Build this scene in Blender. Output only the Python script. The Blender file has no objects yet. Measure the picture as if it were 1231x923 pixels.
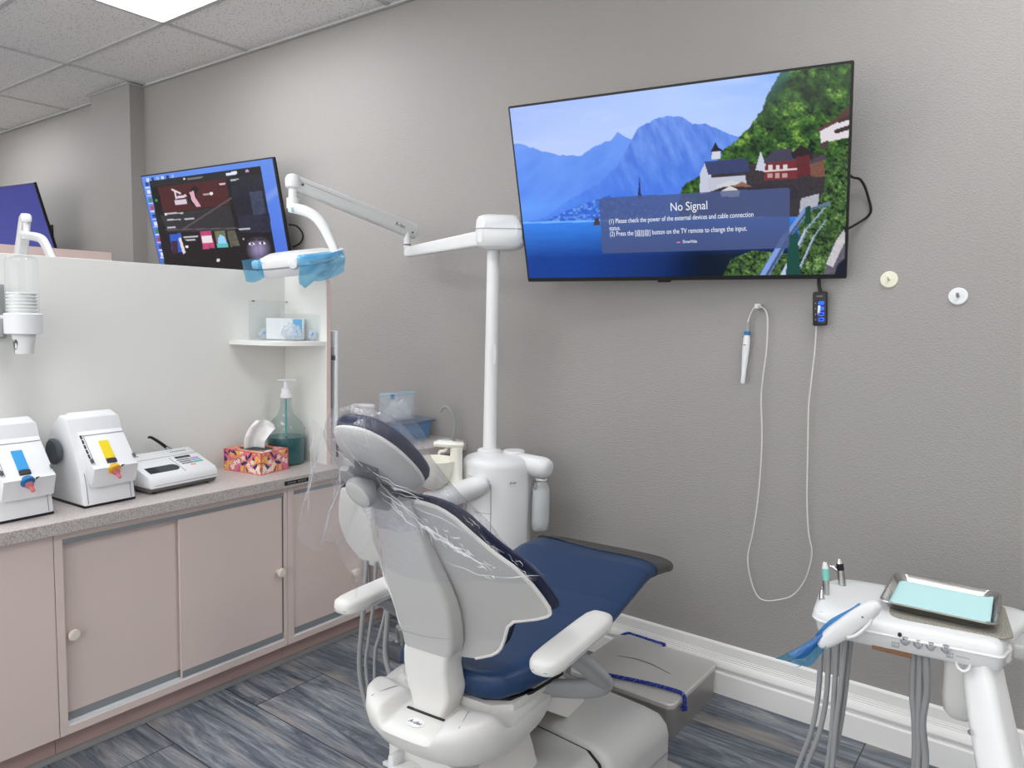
import bpy, bmesh, math, random
import numpy as np
from mathutils import Vector, Matrix, noise as mnoise
random.seed(7)
rng = np.random.default_rng(7)
SC = bpy.context.scene
COL = SC.collection
R = math.radians
PI = math.pi

# ---------------------------------------------------------------- camera model
H = 1.45            # camera height
D = 2.736           # back wall plane (y)
CEIL = 3.003
FPX = 888.76
_yw, _pt, _rl = R(-36.6607), R(-5.3467), R(1.3314)
_f = Vector((math.sin(_yw)*math.cos(_pt), math.cos(_yw)*math.cos(_pt), math.sin(_pt)))
_r0 = Vector((math.cos(_yw), -math.sin(_yw), 0)); _u0 = _r0.cross(_f)
CR = _r0*math.cos(_rl)+_u0*math.sin(_rl)
CU = -_r0*math.sin(_rl)+_u0*math.cos(_rl)
CF = _f
CP = Vector((0, 0, H))
def ray(px, py): return CR*((px-615.5)/FPX) - CU*((py-461.5)/FPX) + CF
def onY(px, py, y): d = ray(px, py); return CP + d*(y/d.y)
def onX(px, py, x): d = ray(px, py); return CP + d*(x/d.x)
def onZ(px, py, z): d = ray(px, py); return CP + d*((z-H)/d.z)
def onP(px, py, o, n):
    d = ray(px, py); return CP + d*((o-CP).dot(n)/d.dot(n))

# ---------------------------------------------------------------- materials
def lin(c):
    c = c/255.0
    return c/12.92 if c <= 0.04045 else ((c+0.055)/1.055)**2.4
def rgb(t, a=1.0): return (lin(t[0]), lin(t[1]), lin(t[2]), a)
class NT:
    def __init__(s, m): s.t = m.node_tree; s.n = s.t.nodes; s.l = s.t.links
    def new(s, k, **kw):
        n = s.n.new(k)
        for a, v in kw.items(): setattr(n, a, v)
        return n
    def link(s, a, b): s.l.new(a, b)
def mat(name, col, rough=0.45, metal=0.0, spec=0.5, bump=0.0, bscale=200.0, var=0.03, vscale=8.0,
        trans=0.0, ior=1.45, coat=0.0, emit=None, estr=0.0, alpha=1.0):
    m = bpy.data.materials.new(name); m.use_nodes = True
    k = NT(m); p = k.n['Principled BSDF']
    tc = k.new('ShaderNodeTexCoord')
    nz = k.new('ShaderNodeTexNoise'); nz.inputs['Scale'].default_value = vscale; nz.inputs['Detail'].default_value = 4
    k.link(tc.outputs['Object'], nz.inputs['Vector'])
    cr = k.new('ShaderNodeMix', data_type='RGBA')
    c = rgb(col)
    cr.inputs['A'].default_value = tuple(max(0, v*(1-var)) for v in c[:3])+(1,)
    cr.inputs['B'].default_value = tuple(min(1, v*(1+var)) for v in c[:3])+(1,)
    k.link(nz.outputs['Fac'], cr.inputs['Factor']); k.link(cr.outputs['Result'], p.inputs['Base Color'])
    p.inputs['Roughness'].default_value = rough; p.inputs['Metallic'].default_value = metal
    p.inputs['Specular IOR Level'].default_value = spec; p.inputs['IOR'].default_value = ior
    p.inputs['Transmission Weight'].default_value = trans; p.inputs['Coat Weight'].default_value = coat
    p.inputs['Alpha'].default_value = alpha
    if emit: p.inputs['Emission Color'].default_value = rgb(emit); p.inputs['Emission Strength'].default_value = estr
    if bump > 0:
        n2 = k.new('ShaderNodeTexNoise'); n2.inputs['Scale'].default_value = bscale; n2.inputs['Detail'].default_value = 3
        k.link(tc.outputs['Object'], n2.inputs['Vector'])
        b = k.new('ShaderNodeBump'); b.inputs['Strength'].default_value = bump; b.inputs['Distance'].default_value = 0.004
        k.link(n2.outputs['Fac'], b.inputs['Height']); k.link(b.outputs['Normal'], p.inputs['Normal'])
    return m
def film(name, tint, opac=0.15, gloss=0.5, bscale=30.0, bump=0.6, dens=None):
    """thin plastic film: mostly see-through, with a glossy sheen on its wrinkles"""
    m = bpy.data.materials.new(name); m.use_nodes = True
    k = NT(m); k.n.remove(k.n['Principled BSDF']); out = k.n['Material Output']
    tr = k.new('ShaderNodeBsdfTransparent'); tr.inputs['Color'].default_value = rgb(tint)
    df = k.new('ShaderNodeBsdfTranslucent'); df.inputs['Color'].default_value = rgb(dens or tint)
    d2 = k.new('ShaderNodeBsdfDiffuse'); d2.inputs['Color'].default_value = rgb(dens or tint)
    ad = k.new('ShaderNodeMixShader'); ad.inputs['Fac'].default_value = 0.5
    k.link(df.outputs[0], ad.inputs[1]); k.link(d2.outputs[0], ad.inputs[2])
    gl = k.new('ShaderNodeBsdfGlossy'); gl.inputs['Roughness'].default_value = 0.07
    tc = k.new('ShaderNodeTexCoord'); nz = k.new('ShaderNodeTexNoise'); nz.inputs['Scale'].default_value = bscale
    nz.inputs['Detail'].default_value = 5; nz.inputs['Distortion'].default_value = 1.5
    k.link(tc.outputs['Object'], nz.inputs['Vector'])
    b = k.new('ShaderNodeBump'); b.inputs['Strength'].default_value = bump; b.inputs['Distance'].default_value = 0.01
    k.link(nz.outputs['Fac'], b.inputs['Height']); k.link(b.outputs['Normal'], gl.inputs['Normal'])
    m1 = k.new('ShaderNodeMixShader'); m1.inputs['Fac'].default_value = opac
    k.link(tr.outputs[0], m1.inputs[1]); k.link(ad.outputs[0], m1.inputs[2])
    lw = k.new('ShaderNodeLayerWeight'); lw.inputs['Blend'].default_value = 0.5
    k.link(b.outputs['Normal'], lw.inputs['Normal'])
    pw = k.new('ShaderNodeMath', operation='POWER'); pw.inputs[1].default_value = 3.0; k.link(lw.outputs['Facing'], pw.inputs[0])
    fr = k.new('ShaderNodeMath', operation='MULTIPLY_ADD'); fr.inputs[1].default_value = gloss; fr.inputs[2].default_value = 0.04; k.link(pw.outputs[0], fr.inputs[0])
    m2 = k.new('ShaderNodeMixShader'); k.link(fr.outputs[0], m2.inputs['Fac'])
    k.link(m1.outputs[0], m2.inputs[1]); k.link(gl.outputs[0], m2.inputs[2])
    k.link(m2.outputs[0], out.inputs['Surface'])
    return m
def glow(name, col, strength):
    m = bpy.data.materials.new(name); m.use_nodes = True
    k = NT(m); k.n.remove(k.n['Principled BSDF']); e = k.new('ShaderNodeEmission')
    e.inputs['Color'].default_value = rgb(col); e.inputs['Strength'].default_value = strength
    k.link(e.outputs[0], k.n['Material Output'].inputs['Surface']); return m
def screenmat(name, strength):
    """a lit display showing the picture held in the colour attribute, under a glossy pane"""
    m = bpy.data.materials.new(name); m.use_nodes = True
    k = NT(m); p = k.n['Principled BSDF']
    a = k.new('ShaderNodeVertexColor', layer_name='picture')
    p.inputs['Base Color'].default_value = (0.004, 0.004, 0.005, 1); p.inputs['Roughness'].default_value = 0.12
    p.inputs['Specular IOR Level'].default_value = 0.25
    k.link(a.outputs['Color'], p.inputs['Emission Color']); p.inputs['Emission Strength'].default_value = strength
    return m
def printmat(name, rough=0.4):
    m = bpy.data.materials.new(name); m.use_nodes = True
    k = NT(m); p = k.n['Principled BSDF']
    a = k.new('ShaderNodeVertexColor', layer_name='picture'); k.link(a.outputs['Color'], p.inputs['Base Color'])
    p.inputs['Roughness'].default_value = rough; return m

# wall: painted orange-peel plaster
def wallmat(name, col, bump=0.5):
    m = mat(name, col, rough=0.55, var=0.02, vscale=1.5, spec=0.35); k = NT(m); p = k.n['Principled BSDF']
    tc = k.new('ShaderNodeTexCoord')
    a = k.new('ShaderNodeTexNoise'); a.inputs['Scale'].default_value = 185; a.inputs['Detail'].default_value = 3; a.inputs['Roughness'].default_value = 0.55
    k.link(tc.outputs['Object'], a.inputs['Vector'])
    rp = k.new('ShaderNodeValToRGB'); rp.color_ramp.elements[0].position = 0.38; rp.color_ramp.elements[1].position = 0.68
    k.link(a.outputs['Fac'], rp.inputs['Fac'])
    b = k.new('ShaderNodeBump'); b.inputs['Strength'].default_value = bump; b.inputs['Distance'].default_value = 0.004
    k.link(rp.outputs['Color'], b.inputs['Height']); k.link(b.outputs['Normal'], p.inputs['Normal'])
    return m
def floormat():
    m = mat('floor_planks', (100, 110, 125), rough=0.38, spec=0.4); k = NT(m); p = k.n['Principled BSDF']
    tc = k.new('ShaderNodeTexCoord')
    mp = k.new('ShaderNodeMapping'); mp.inputs['Location'].default_value = (2.24+6.1, -1.606+6.2, 0)
    k.link(tc.outputs['Object'], mp.inputs['Vector'])
    br = k.new('ShaderNodeTexBrick'); br.offset = 0.5; br.offset_frequency = 2; br.squash = 1.0
    br.inputs['Scale'].default_value = 1.0; br.inputs['Brick Width'].default_value = 1.22; br.inputs['Row Height'].default_value = 0.31
    br.inputs['Mortar Size'].default_value = 0.0022; br.inputs['Mortar Smooth'].default_value = 0.1; br.inputs['Bias'].default_value = 0.0
    br.inputs['Color1'].default_value = (0, 0, 0, 1); br.inputs['Color2'].default_value = (1, 1, 1, 1); br.inputs['Mortar'].default_value = (0.5, 0.5, 0.5, 1)
    k.link(mp.outputs[0], br.inputs['Vector'])
    off = k.new('ShaderNodeVectorMath', operation='MULTIPLY'); off.inputs[1].default_value = (37.0, 91.0, 13.0)
    k.link(br.outputs['Color'], off.inputs[0])
    ad = k.new('ShaderNodeVectorMath', operation='ADD'); k.link(tc.outputs['Object'], ad.inputs[0]); k.link(off.outputs[0], ad.inputs[1])
    def grain(sx, sy, det, dist, rough=0.6):
        q = k.new('ShaderNodeMapping'); q.inputs['Scale'].default_value = (sx, sy, 1); k.link(ad.outputs[0], q.inputs['Vector'])
        n = k.new('ShaderNodeTexNoise'); n.inputs['Scale'].default_value = 1.0; n.inputs['Detail'].default_value = det
        n.inputs['Distortion'].default_value = dist; n.inputs['Roughness'].default_value = rough
        k.link(q.outputs[0], n.inputs['Vector']); return n
    g1 = grain(1.9, 17, 12, 1.3, 0.72); g2 = grain(6, 110, 6, 1.2, 0.75); g3 = grain(1.5, 5.5, 3, 0.8)
    r1 = k.new('ShaderNodeValToRGB'); e = r1.color_ramp.elements
    e[0].position = 0.34; e[0].color = rgb((74, 81, 92)); e[1].position = 0.64; e[1].color = rgb((180, 181, 182))
    x = r1.color_ramp.elements.new(0.46); x.color = rgb((112, 120, 132)); x = r1.color_ramp.elements.new(0.54); x.color = rgb((146, 151, 158))
    k.link(g1.outputs['Fac'], r1.inputs['Fac'])
    r2 = k.new('ShaderNodeValToRGB'); e = r2.color_ramp.elements
    e[0].position = 0.30; e[0].color = rgb((150, 152, 158)); e[1].position = 0.62; e[1].color = (1, 1, 1, 1)
    k.link(g2.outputs['Fac'], r2.inputs['Fac'])
    mu = k.new('ShaderNodeMix', data_type='RGBA', blend_type='MULTIPLY'); mu.inputs['Factor'].default_value = 0.8
    k.link(r1.outputs['Color'], mu.inputs['A']); k.link(r2.outputs['Color'], mu.inputs['B'])
    r3 = k.new('ShaderNodeValToRGB'); e = r3.color_ramp.elements
    e[0].position = 0.56; e[0].color = (0, 0, 0, 1); e[1].position = 0.72; e[1].color = (0.75, 0.75, 0.75, 1)
    k.link(g3.outputs['Fac'], r3.inputs['Fac'])
    be = k.new('ShaderNodeMix', data_type='RGBA'); be.inputs['B'].default_value = rgb((168, 160, 150))
    k.link(r3.outputs['Color'], be.inputs['Factor']); k.link(mu.outputs['Result'], be.inputs['A'])
    # plank to plank tone
    tn = k.new('ShaderNodeMapRange'); tn.inputs['To Min'].default_value = 0.82; tn.inputs['To Max'].default_value = 1.12
    k.link(br.outputs['Color'], tn.inputs['Value'])
    tv = k.new('ShaderNodeMix', data_type='RGBA', blend_type='MULTIPLY'); tv.inputs['Factor'].default_value = 1
    k.link(be.outputs['Result'], tv.inputs['A']); k.link(tn.outputs['Result'], tv.inputs['B'])
    mo = k.new('ShaderNodeMix', data_type='RGBA'); mo.inputs['B'].default_value = rgb((46, 50, 58))
    k.link(br.outputs['Fac'], mo.inputs['Factor']); k.link(tv.outputs['Result'], mo.inputs['A'])
    k.link(mo.outputs['Result'], p.inputs['Base Color'])
    b = k.new('ShaderNodeBump'); b.inputs['Strength'].default_value = 0.25; b.inputs['Distance'].default_value = 0.002
    iv = k.new('ShaderNodeMath', operation='SUBTRACT'); iv.inputs[0].default_value = 1.0; k.link(br.outputs['Fac'], iv.inputs[1])
    k.link(iv.outputs[0], b.inputs['Height']); k.link(b.outputs['Normal'], p.inputs['Normal'])
    return m
def ceilmat():
    """mineral-fibre lay-in tile: pale grey with fine dark pinholes"""
    m = mat('ceiling_tile', (190, 188, 186), rough=0.9, spec=0.1); k = NT(m); p = k.n['Principled BSDF']
    tc = k.new('ShaderNodeTexCoord')
    v = k.new('ShaderNodeTexVoronoi'); v.inputs['Scale'].default_value = 78; k.link(tc.outputs['Object'], v.inputs['Vector'])
    r1 = k.new('ShaderNodeValToRGB'); e = r1.color_ramp.elements
    e[0].position = 0.14; e[0].color = rgb((112, 110, 108)); e[1].position = 0.30; e[1].color = rgb((238, 236, 234))
    k.link(v.outputs['Distance'], r1.inputs['Fac'])
    n = k.new('ShaderNodeTexNoise'); n.inputs['Scale'].default_value = 30; n.inputs['Detail'].default_value = 5; k.link(tc.outputs['Object'], n.inputs['Vector'])
    r2 = k.new('ShaderNodeValToRGB'); e = r2.color_ramp.elements
    e[0].position = 0.38; e[0].color = (0, 0, 0, 1); e[1].position = 0.52; e[1].color = (1, 1, 1, 1); k.link(n.outputs['Fac'], r2.inputs['Fac'])
    mx = k.new('ShaderNodeMix', data_type='RGBA'); mx.inputs['A'].default_value = rgb((238, 236, 234))
    k.link(r2.outputs['Color'], mx.inputs['Factor']); k.link(r1.outputs['Color'], mx.inputs['B'])
    k.link(mx.outputs['Result'], p.inputs['Base Color'])
    return m
def speckle(name, base, dots, rough=0.35, scale=330):
    """speckled laminate"""
    m = mat(name, base, rough=rough); k = NT(m); p = k.n['Principled BSDF']
    tc = k.new('ShaderNodeTexCoord'); v = k.new('ShaderNodeTexNoise'); v.inputs['Scale'].default_value = scale; v.inputs['Detail'].default_value = 2
    k.link(tc.outputs['Object'], v.inputs['Vector'])
    r = k.new('ShaderNodeValToRGB'); e = r.color_ramp.elements
    e[0].position = 0.36; e[0].color = rgb(dots); e[1].position = 0.56; e[1].color = rgb(base)
    k.link(v.outputs['Fac'], r.inputs['Fac']); k.link(r.outputs['Color'], p.inputs['Base Color']); return m
def brushed(name, col, rough=0.35, sx=3, sy=120, sz=3):
    m = mat(name, col, rough=rough, metal=1.0, var=0.0); k = NT(m); p = k.n['Principled BSDF']
    tc = k.new('ShaderNodeTexCoord'); q = k.new('ShaderNodeMapping'); q.inputs['Scale'].default_value = (sx, sy, sz)
    k.link(tc.outputs['Object'], q.inputs['Vector'])
    n = k.new('ShaderNodeTexNoise'); n.inputs['Scale'].default_value = 1; n.inputs['Detail'].default_value = 4; k.link(q.outputs[0], n.inputs['Vector'])
    r = k.new('ShaderNodeMapRange'); r.inputs['To Min'].default_value = rough*0.75; r.inputs['To Max'].default_value = rough*1.3
    k.link(n.outputs['Fac'], r.inputs['Value']); k.link(r.outputs['Result'], p.inputs['Roughness']); return m

M = dict(
    wall=wallmat('wall_paint', (160, 157, 154), 0.32), wall2=wallmat('far_wall_paint', (226, 223, 218), 0.2),
    floor=floormat(), tile=ceilmat(), tbar=mat('ceiling_grid_metal', (198, 198, 198), 0.5, var=0.01),
    base=mat('baseboard_white', (240, 239, 237), 0.35), light=glow('ceiling_light_diffuser', (250, 252, 255), 11.5),
    pink=mat('pink_laminate', (218, 201, 194), 0.42, var=0.03, vscale=3), pinkd=mat('pink_laminate_dark', (176, 150, 144), 0.5),
    track=mat('grey_track', (138, 142, 144), 0.4), alu=mat('aluminium_rail', (232, 234, 236), 0.3, metal=0.15),
    knob=mat('cream_knob', (226, 217, 204), 0.4), counter=speckle('speckled_counter', (206, 199, 195), (160, 152, 150)),
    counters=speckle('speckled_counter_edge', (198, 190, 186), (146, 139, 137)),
    white=mat('white_laminate', (232, 232, 228), 0.35, var=0.01), pinkedge=mat('pale_pink_edge', (228, 205, 198), 0.45),
    enamel=mat('white_enamel', (228, 229, 229), 0.3, var=0.01, coat=0.2), plastic=mat('white_plastic', (232, 233, 235), 0.38, var=0.01),
    shell=mat('pale_grey_shell', (186, 186, 184), 0.36, var=0.01), shell2=mat('off_white_shell', (220, 219, 216), 0.36, var=0.01),
    greyp=mat('mid_grey_plastic', (150, 151, 153), 0.4), greyd=mat('dark_grey_plastic', (92, 95, 100), 0.42),
    black=mat('black_plastic', (18, 18, 20), 0.35), blackm=mat('matte_black', (10, 10, 11), 0.7),
    blue=mat('navy_vinyl', (30, 57, 94), 0.36, bump=0.15, bscale=500, var=0.05, spec=0.45), navy=mat('dark_navy_vinyl', (24, 33, 62), 0.4, bump=0.15, bscale=500),
    toe=film('grey_toe_film', (120, 120, 122), 0.72, 0.35, 25, 0.4, (112, 112, 114)),
    hose=mat('grey_hose', (150, 152, 153), 0.5), steel=brushed('stainless_steel', (190, 189, 186), 0.28), steeld=mat('dull_steel', (172, 169, 164), 0.36, metal=0.7, var=0.06, vscale=3), lidsteel=mat('satin_steel_lid', (205, 203, 199), 0.4, metal=0.15, var=0.04, vscale=3), glint=mat('film_glint', (250, 251, 254), 0.2, spec=0.8), bagfilm=film('zip_bag_film', (246, 249, 252), 0.35, 0.4, 16, 0.5, (236, 241, 248)),
    chrome=mat('chrome', (215, 216, 218), 0.12, metal=1.0), rope=None,
    clear=film('clear_sleeve', (253, 253, 255), 0.05, 0.42, 26, 1.0, (240, 242, 248)),
    bluefilm=film('blue_barrier_film', (150, 208, 236), 0.30, 0.3, 20, 0.5, (110, 186, 226)),
    bluefilm2=film('deep_blue_film', (84, 156, 220), 0.6, 0.4, 20, 0.6, (84, 158, 224)),
    acrylic=film('clear_acrylic', (254, 255, 255), 0.02, 0.25, 3, 0.02, (250, 252, 252)),
    wrap=film('crumpled_wrapper', (245, 247, 250), 0.55, 0.5, 40, 1.0, (238, 242, 248)),
    glass=film('clear_bottle', (236, 242, 241), 0.05, 0.45, 6, 0.1, (225, 235, 235)),
    frost=film('frosted_plastic', (238, 240, 240), 0.5, 0.35, 8, 0.1, (230, 232, 233)),
    teal=mat('teal_mouthwash', (2, 92, 98), 0.15, spec=0.6), paper=mat('white_tissue', (240, 240, 240), 0.8, var=0.02),
    mint=mat('mint_paper', (198, 238, 238), 0.75, var=0.01), wood=mat('brown_wood', (140, 100, 72), 0.6, var=0.25, vscale=60),
    mesh=speckle('grey_mesh_mat', (176, 172, 160), (110, 107, 99), 0.8, 420), yellow=mat('yellow_plastic', (240, 214, 40), 0.4),
    gold=mat('amber_cap', (222, 170, 28), 0.4), sky=mat('sky_blue_plastic', (64, 162, 226), 0.4), skyd=mat('blue_cap', (28, 108, 168), 0.4),
    tip=film('pink_tip', (252, 196, 200), 0.5, 0.4, 10, 0.1, (246, 160, 168)), slate=mat('slate_knob', (82, 88, 96), 0.45),
    cream=mat('cream_bowl', (240, 238, 226), 0.25), binblue=mat('blue_bin', (96, 142, 186), 0.4), cream2=mat('cream_disc', (232, 230, 208), 0.5),
    lcd=mat('dark_display', (58, 62, 66), 0.2), seafoam=mat('seafoam_sleeve', (128, 206, 192), 0.45), cord=mat('white_cord', (214, 212, 208), 0.5),
    led=glow('blue_led', (40, 90, 255), 2.2), tvtext=glow('caption_white', (235, 238, 250), 1.0), tvpink=glow('caption_pink', (220, 130, 170), 1.0),
    tv=screenmat('tv_picture', 1.0), mon=screenmat('monitor_picture', 1.0), mon2=screenmat('far_monitor_picture', 1.0), print=printmat('printed_card'),
    ink=mat('grey_print', (120, 122, 126), 0.6), inkd=mat('dark_print', (52, 54, 58), 0.6), red=mat('red_print', (214, 70, 84), 0.5),
    magenta=mat('magenta_print', (196, 120, 190), 0.5), green=mat('green_print', (60, 178, 140), 0.5), orange=mat('orange_print', (238, 160, 92), 0.5), azure=mat('azure_print', (90, 176, 224), 0.5),
    trim=mat('grey_floor_trim', (132, 132, 132), 0.5), dirt=mat('chipped_gap', (40, 34, 32), 0.8),
)
def ropemat():
    m = mat('blue_rope', (22, 48, 150), 0.7); k = NT(m); p = k.n['Principled BSDF']
    tc = k.new('ShaderNodeTexCoord'); v = k.new('ShaderNodeTexVoronoi'); v.inputs['Scale'].default_value = 170; k.link(tc.outputs['Object'], v.inputs['Vector'])
    r = k.new('ShaderNodeValToRGB'); e = r.color_ramp.elements; e[0].position = 0.18; e[0].color = rgb((170, 185, 220)); e[1].position = 0.3; e[1].color = rgb((18, 40, 140))
    k.link(v.outputs['Distance'], r.inputs['Fac']); k.link(r.outputs['Color'], p.inputs['Base Color']); return m
M['rope'] = ropemat()
M['pale_strip'] = mat('pale_blue_strip', (176, 208, 226), 0.4)
M['faint'] = mat('faint_print', (176, 178, 181), 0.6)
M['plinth'] = mat('warm_grey_plinth', (112, 111, 108), 0.5)

# ---------------------------------------------------------------- mesh helpers
WM = {}          # world matrix of every object built
def I(): return Matrix.Identity(4)
class MB:
    """collects shapes into one mesh"""
    def __init__(s): s.bm = bmesh.new(); s.mats = []
    def mi(s, m):
        if m not in s.mats: s.mats.append(m)
        return s.mats.index(m)
    def add(s, t, m=None, X=None):
        if X is not None: bmesh.ops.transform(t, matrix=X, verts=t.verts)
        i = s.mi(m) if m is not None else 0
        vs = {v: s.bm.verts.new(v.co) for v in t.verts}
        for f in t.faces:
            try:
                n = s.bm.faces.new([vs[v] for v in f.verts]); n.material_index = i
            except ValueError: pass
        t.free(); return s
    def box(s, c, size, m=None, bev=0.0, seg=2, rot=None):
        t = bmesh.new(); bmesh.ops.create_cube(t, size=1.0)
        bmesh.ops.scale(t, vec=size, verts=t.verts)
        if bev > 0: bmesh.ops.bevel(t, geom=list(t.edges), offset=min(bev, min(size)*0.49), segments=seg, affect='EDGES', profile=0.5)
        X = Matrix.Translation(c) @ (rot.to_4x4() if rot else I())
        return s.add(t, m, X)
    def span(s, lo, hi, m=None, bev=0.0, seg=2):
        c = [(a+b)/2 for a, b in zip(lo, hi)]; return s.box(c, [abs(b-a) for a, b in zip(lo, hi)], m, bev, seg)
    def lathe(s, prof, X=None, m=None, n=32, sx=1.0, sy=1.0):
        t = bmesh.new(); rings = []
        for r, z in prof:
            if r < 1e-6: rings.append([t.verts.new((0, 0, z))])
            else: rings.append([t.verts.new((r*sx*math.cos(2*PI*i/n), r*sy*math.sin(2*PI*i/n), z)) for i in range(n)])
        for a, b in zip(rings, rings[1:]):
            for i in range(n):
                j = (i+1) % n
                if len(a) == 1 and len(b) == 1: continue
                if len(a) == 1: t.faces.new((a[0], b[j], b[i]))
                elif len(b) == 1: t.faces.new((a[i], a[j], b[0]))
                else: t.faces.new((a[i], a[j], b[j], b[i]))
        for rg, fl in ((rings[0], True), (rings[-1], False)):
            if len(rg) > 1: t.faces.new(rg[::-1] if fl else rg)
        bmesh.ops.recalc_face_normals(t, faces=t.faces)
        return s.add(t, m, X)
    def loft(s, rings, m=None, X=None, cap=True, closed=True):
        t = bmesh.new(); rr = [[t.verts.new(p) for p in r] for r in rings]; n = len(rr[0])
        for a, b in zip(rr, rr[1:]):
            for i in range(n if closed else n-1):
                j = (i+1) % n
                try: t.faces.new((a[i], a[j], b[j], b[i]))
                except ValueError: pass
        if cap and closed: t.faces.new(rr[0][::-1]); t.faces.new(rr[-1])
        bmesh.ops.recalc_face_normals(t, faces=t.faces)
        return s.add(t, m, X)
    def tube(s, pts, r, m=None, n=12, smooth=6, sect=None, up=None, cap=True):
        """sweep along a polyline; r a number or one per point; sect = 2D outline in units of r"""
        P = [Vector(p) for p in pts]; rs = [r]*len(P) if not isinstance(r, (list, tuple)) else list(r)
        if smooth and len(P) > 2:
            Q, q = [], []
            for i in range(len(P)-1):
                p0 = P[max(i-1, 0)]; p1 = P[i]; p2 = P[i+1]; p3 = P[min(i+2, len(P)-1)]
                for k in range(smooth):
                    u = k/smooth
                    Q.append(0.5*((2*p1)+(p2-p0)*u+(2*p0-5*p1+4*p2-p3)*u*u+(3*p1-p0-3*p2+p3)*u**3)); q.append(rs[i]*(1-u)+rs[i+1]*u)
            Q.append(P[-1]); q.append(rs[-1]); P, rs = Q, q
        sect = sect or [(math.cos(2*PI*i/n), math.sin(2*PI*i/n)) for i in range(n)]
        rings = []; nrm = None
        for i, p in enumerate(P):
            t = (P[min(i+1, len(P)-1)]-P[max(i-1, 0)]).normalized()
            if up is not None: nrm = Vector(up); nrm = (nrm-t*nrm.dot(t)).normalized()
            elif nrm is None:
                a = Vector((0, 0, 1)) if abs(t.z) < 0.9 else Vector((1, 0, 0)); nrm = (a-t*a.dot(t)).normalized()
            else: nrm = (nrm-t*nrm.dot(t)).normalized()
            b = t.cross(nrm)
            rings.append([p+(b*x+nrm*y)*rs[i] for x, y in sect])
        return s.loft(rings, m, cap=cap)
    def prism(s, pts, depth, X=None, m=None, bev=0.0, seg=2):
        """outline in local xy, extruded along local z"""
        t = bmesh.new(); a = [t.verts.new((x, y, 0)) for x, y in pts]; f = t.faces.new(a)
        e = bmesh.ops.extrude_face_region(t, geom=[f]); vs = [v for v in e['geom'] if isinstance(v, bmesh.types.BMVert)]
        bmesh.ops.translate(t, vec=(0, 0, depth), verts=vs)
        bmesh.ops.recalc_face_normals(t, faces=t.faces)
        if bev > 0:
            ed = [x for x in t.edges if abs(x.verts[0].co.z-x.verts[1].co.z) < 1e-7]
            bmesh.ops.bevel(t, geom=ed, offset=bev, segments=seg, affect='EDGES', profile=0.5)
        return s.add(t, m, X)
    def grid(s, fn, nu, nv, m=None, X=None, closeu=False):
        t = bmesh.new(); g = [[t.verts.new(fn(i/nu, j/nv)) for i in range(nu+(0 if closeu else 1))] for j in range(nv+1)]
        for j in range(nv):
            for i in range(nu):
                i2 = (i+1) % len(g[0])
                t.faces.new((g[j][i], g[j][i2], g[j+1][i2], g[j+1][i]))
        return s.add(t, m, X)
    def build(s, name, m=None, parent=None, world=True, angle=40, flat=False):
        """links ONE mesh object. world=True: the shapes are in world coordinates"""
        if m is not None and not s.mats: s.mats = [m]
        me = bpy.data.meshes.new(name)
        bmesh.ops.remove_doubles(s.bm, verts=s.bm.verts, dist=1e-6)
        o = bpy.data.objects.new(name, me); COL.objects.link(o)
        if parent is not None:
            o.parent = parent
            if world: bmesh.ops.transform(s.bm, matrix=WM[parent.name].inverted(), verts=s.bm.verts)
            WM[o.name] = WM[parent.name].copy()
        else:
            # origin at the base centre of the mesh
            if world and s.bm.verts:
                xs = [v.co for v in s.bm.verts]
                lo = Vector([min(v[i] for v in xs) for i in range(3)]); hi = Vector([max(v[i] for v in xs) for i in range(3)])
                c = Vector(((lo.x+hi.x)/2, (lo.y+hi.y)/2, lo.z)); o.location = c
                bmesh.ops.translate(s.bm, vec=-c, verts=s.bm.verts); WM[o.name] = Matrix.Translation(c)
            else: WM[o.name] = I()
        s.bm.to_mesh(me); s.bm.free()
        for q in (s.mats or []): me.materials.append(q)
        if not flat:
            for p in me.polygons: p.use_smooth = True
            me.set_sharp_from_angle(angle=R(angle))
        return o
def thing(name, label, cat, loc=(0, 0, 0), rotz=0.0, group=None):
    o = bpy.data.objects.new(name, None); COL.objects.link(o); o.empty_display_size = 0.05
    o.location = loc; o.rotation_euler = (0, 0, rotz)
    WM[o.name] = Matrix.Translation(loc) @ Matrix.Rotation(rotz, 4, 'Z')
    o['label'] = label; o['category'] = cat
    if group: o['group'] = group
    return o
def tag(o, label, cat, group=None):
    o['label'] = label; o['category'] = cat
    if group: o['group'] = group
    return o
def structure(o): o['kind'] = 'structure'; return o
def frame(o, x, y):
    """matrix with local x, y axes given (z = x cross y)"""
    x = Vector(x).normalized(); y = Vector(y); y = (y-x*y.dot(x)).normalized(); z = x.cross(y)
    m = Matrix((x, y, z)).transposed().to_4x4(); m.translation = Vector(o); return m
def axis(o, z, hint=(0, 0, 1)):
    z = Vector(z).normalized(); h = Vector(hint)
    if abs(z.dot(h)) > 0.95: h = Vector((1, 0, 0))
    x = h.cross(z).normalized(); y = z.cross(x)
    m = Matrix((x, y, z)).transposed().to_4x4(); m.translation = Vector(o); return m
def rrect(w, h, r, n=5):
    pts = []
    for cx, cy, a0 in ((w/2-r, h/2-r, 0), (-w/2+r, h/2-r, 90), (-w/2+r, -h/2+r, 180), (w/2-r, -h/2+r, 270)):
        for k in range(n+1):
            a = R(a0+90*k/n); pts.append((cx+r*math.cos(a), cy+r*math.sin(a)))
    return pts
def sup(w, h, e=2.5, n=40):
    out = []
    for i in range(n):
        a = 2*PI*i/n; c, s = math.cos(a), math.sin(a)
        out.append((w*math.copysign(abs(c)**(2/e), c), h*math.copysign(abs(s)**(2/e), s)))
    return out
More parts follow.
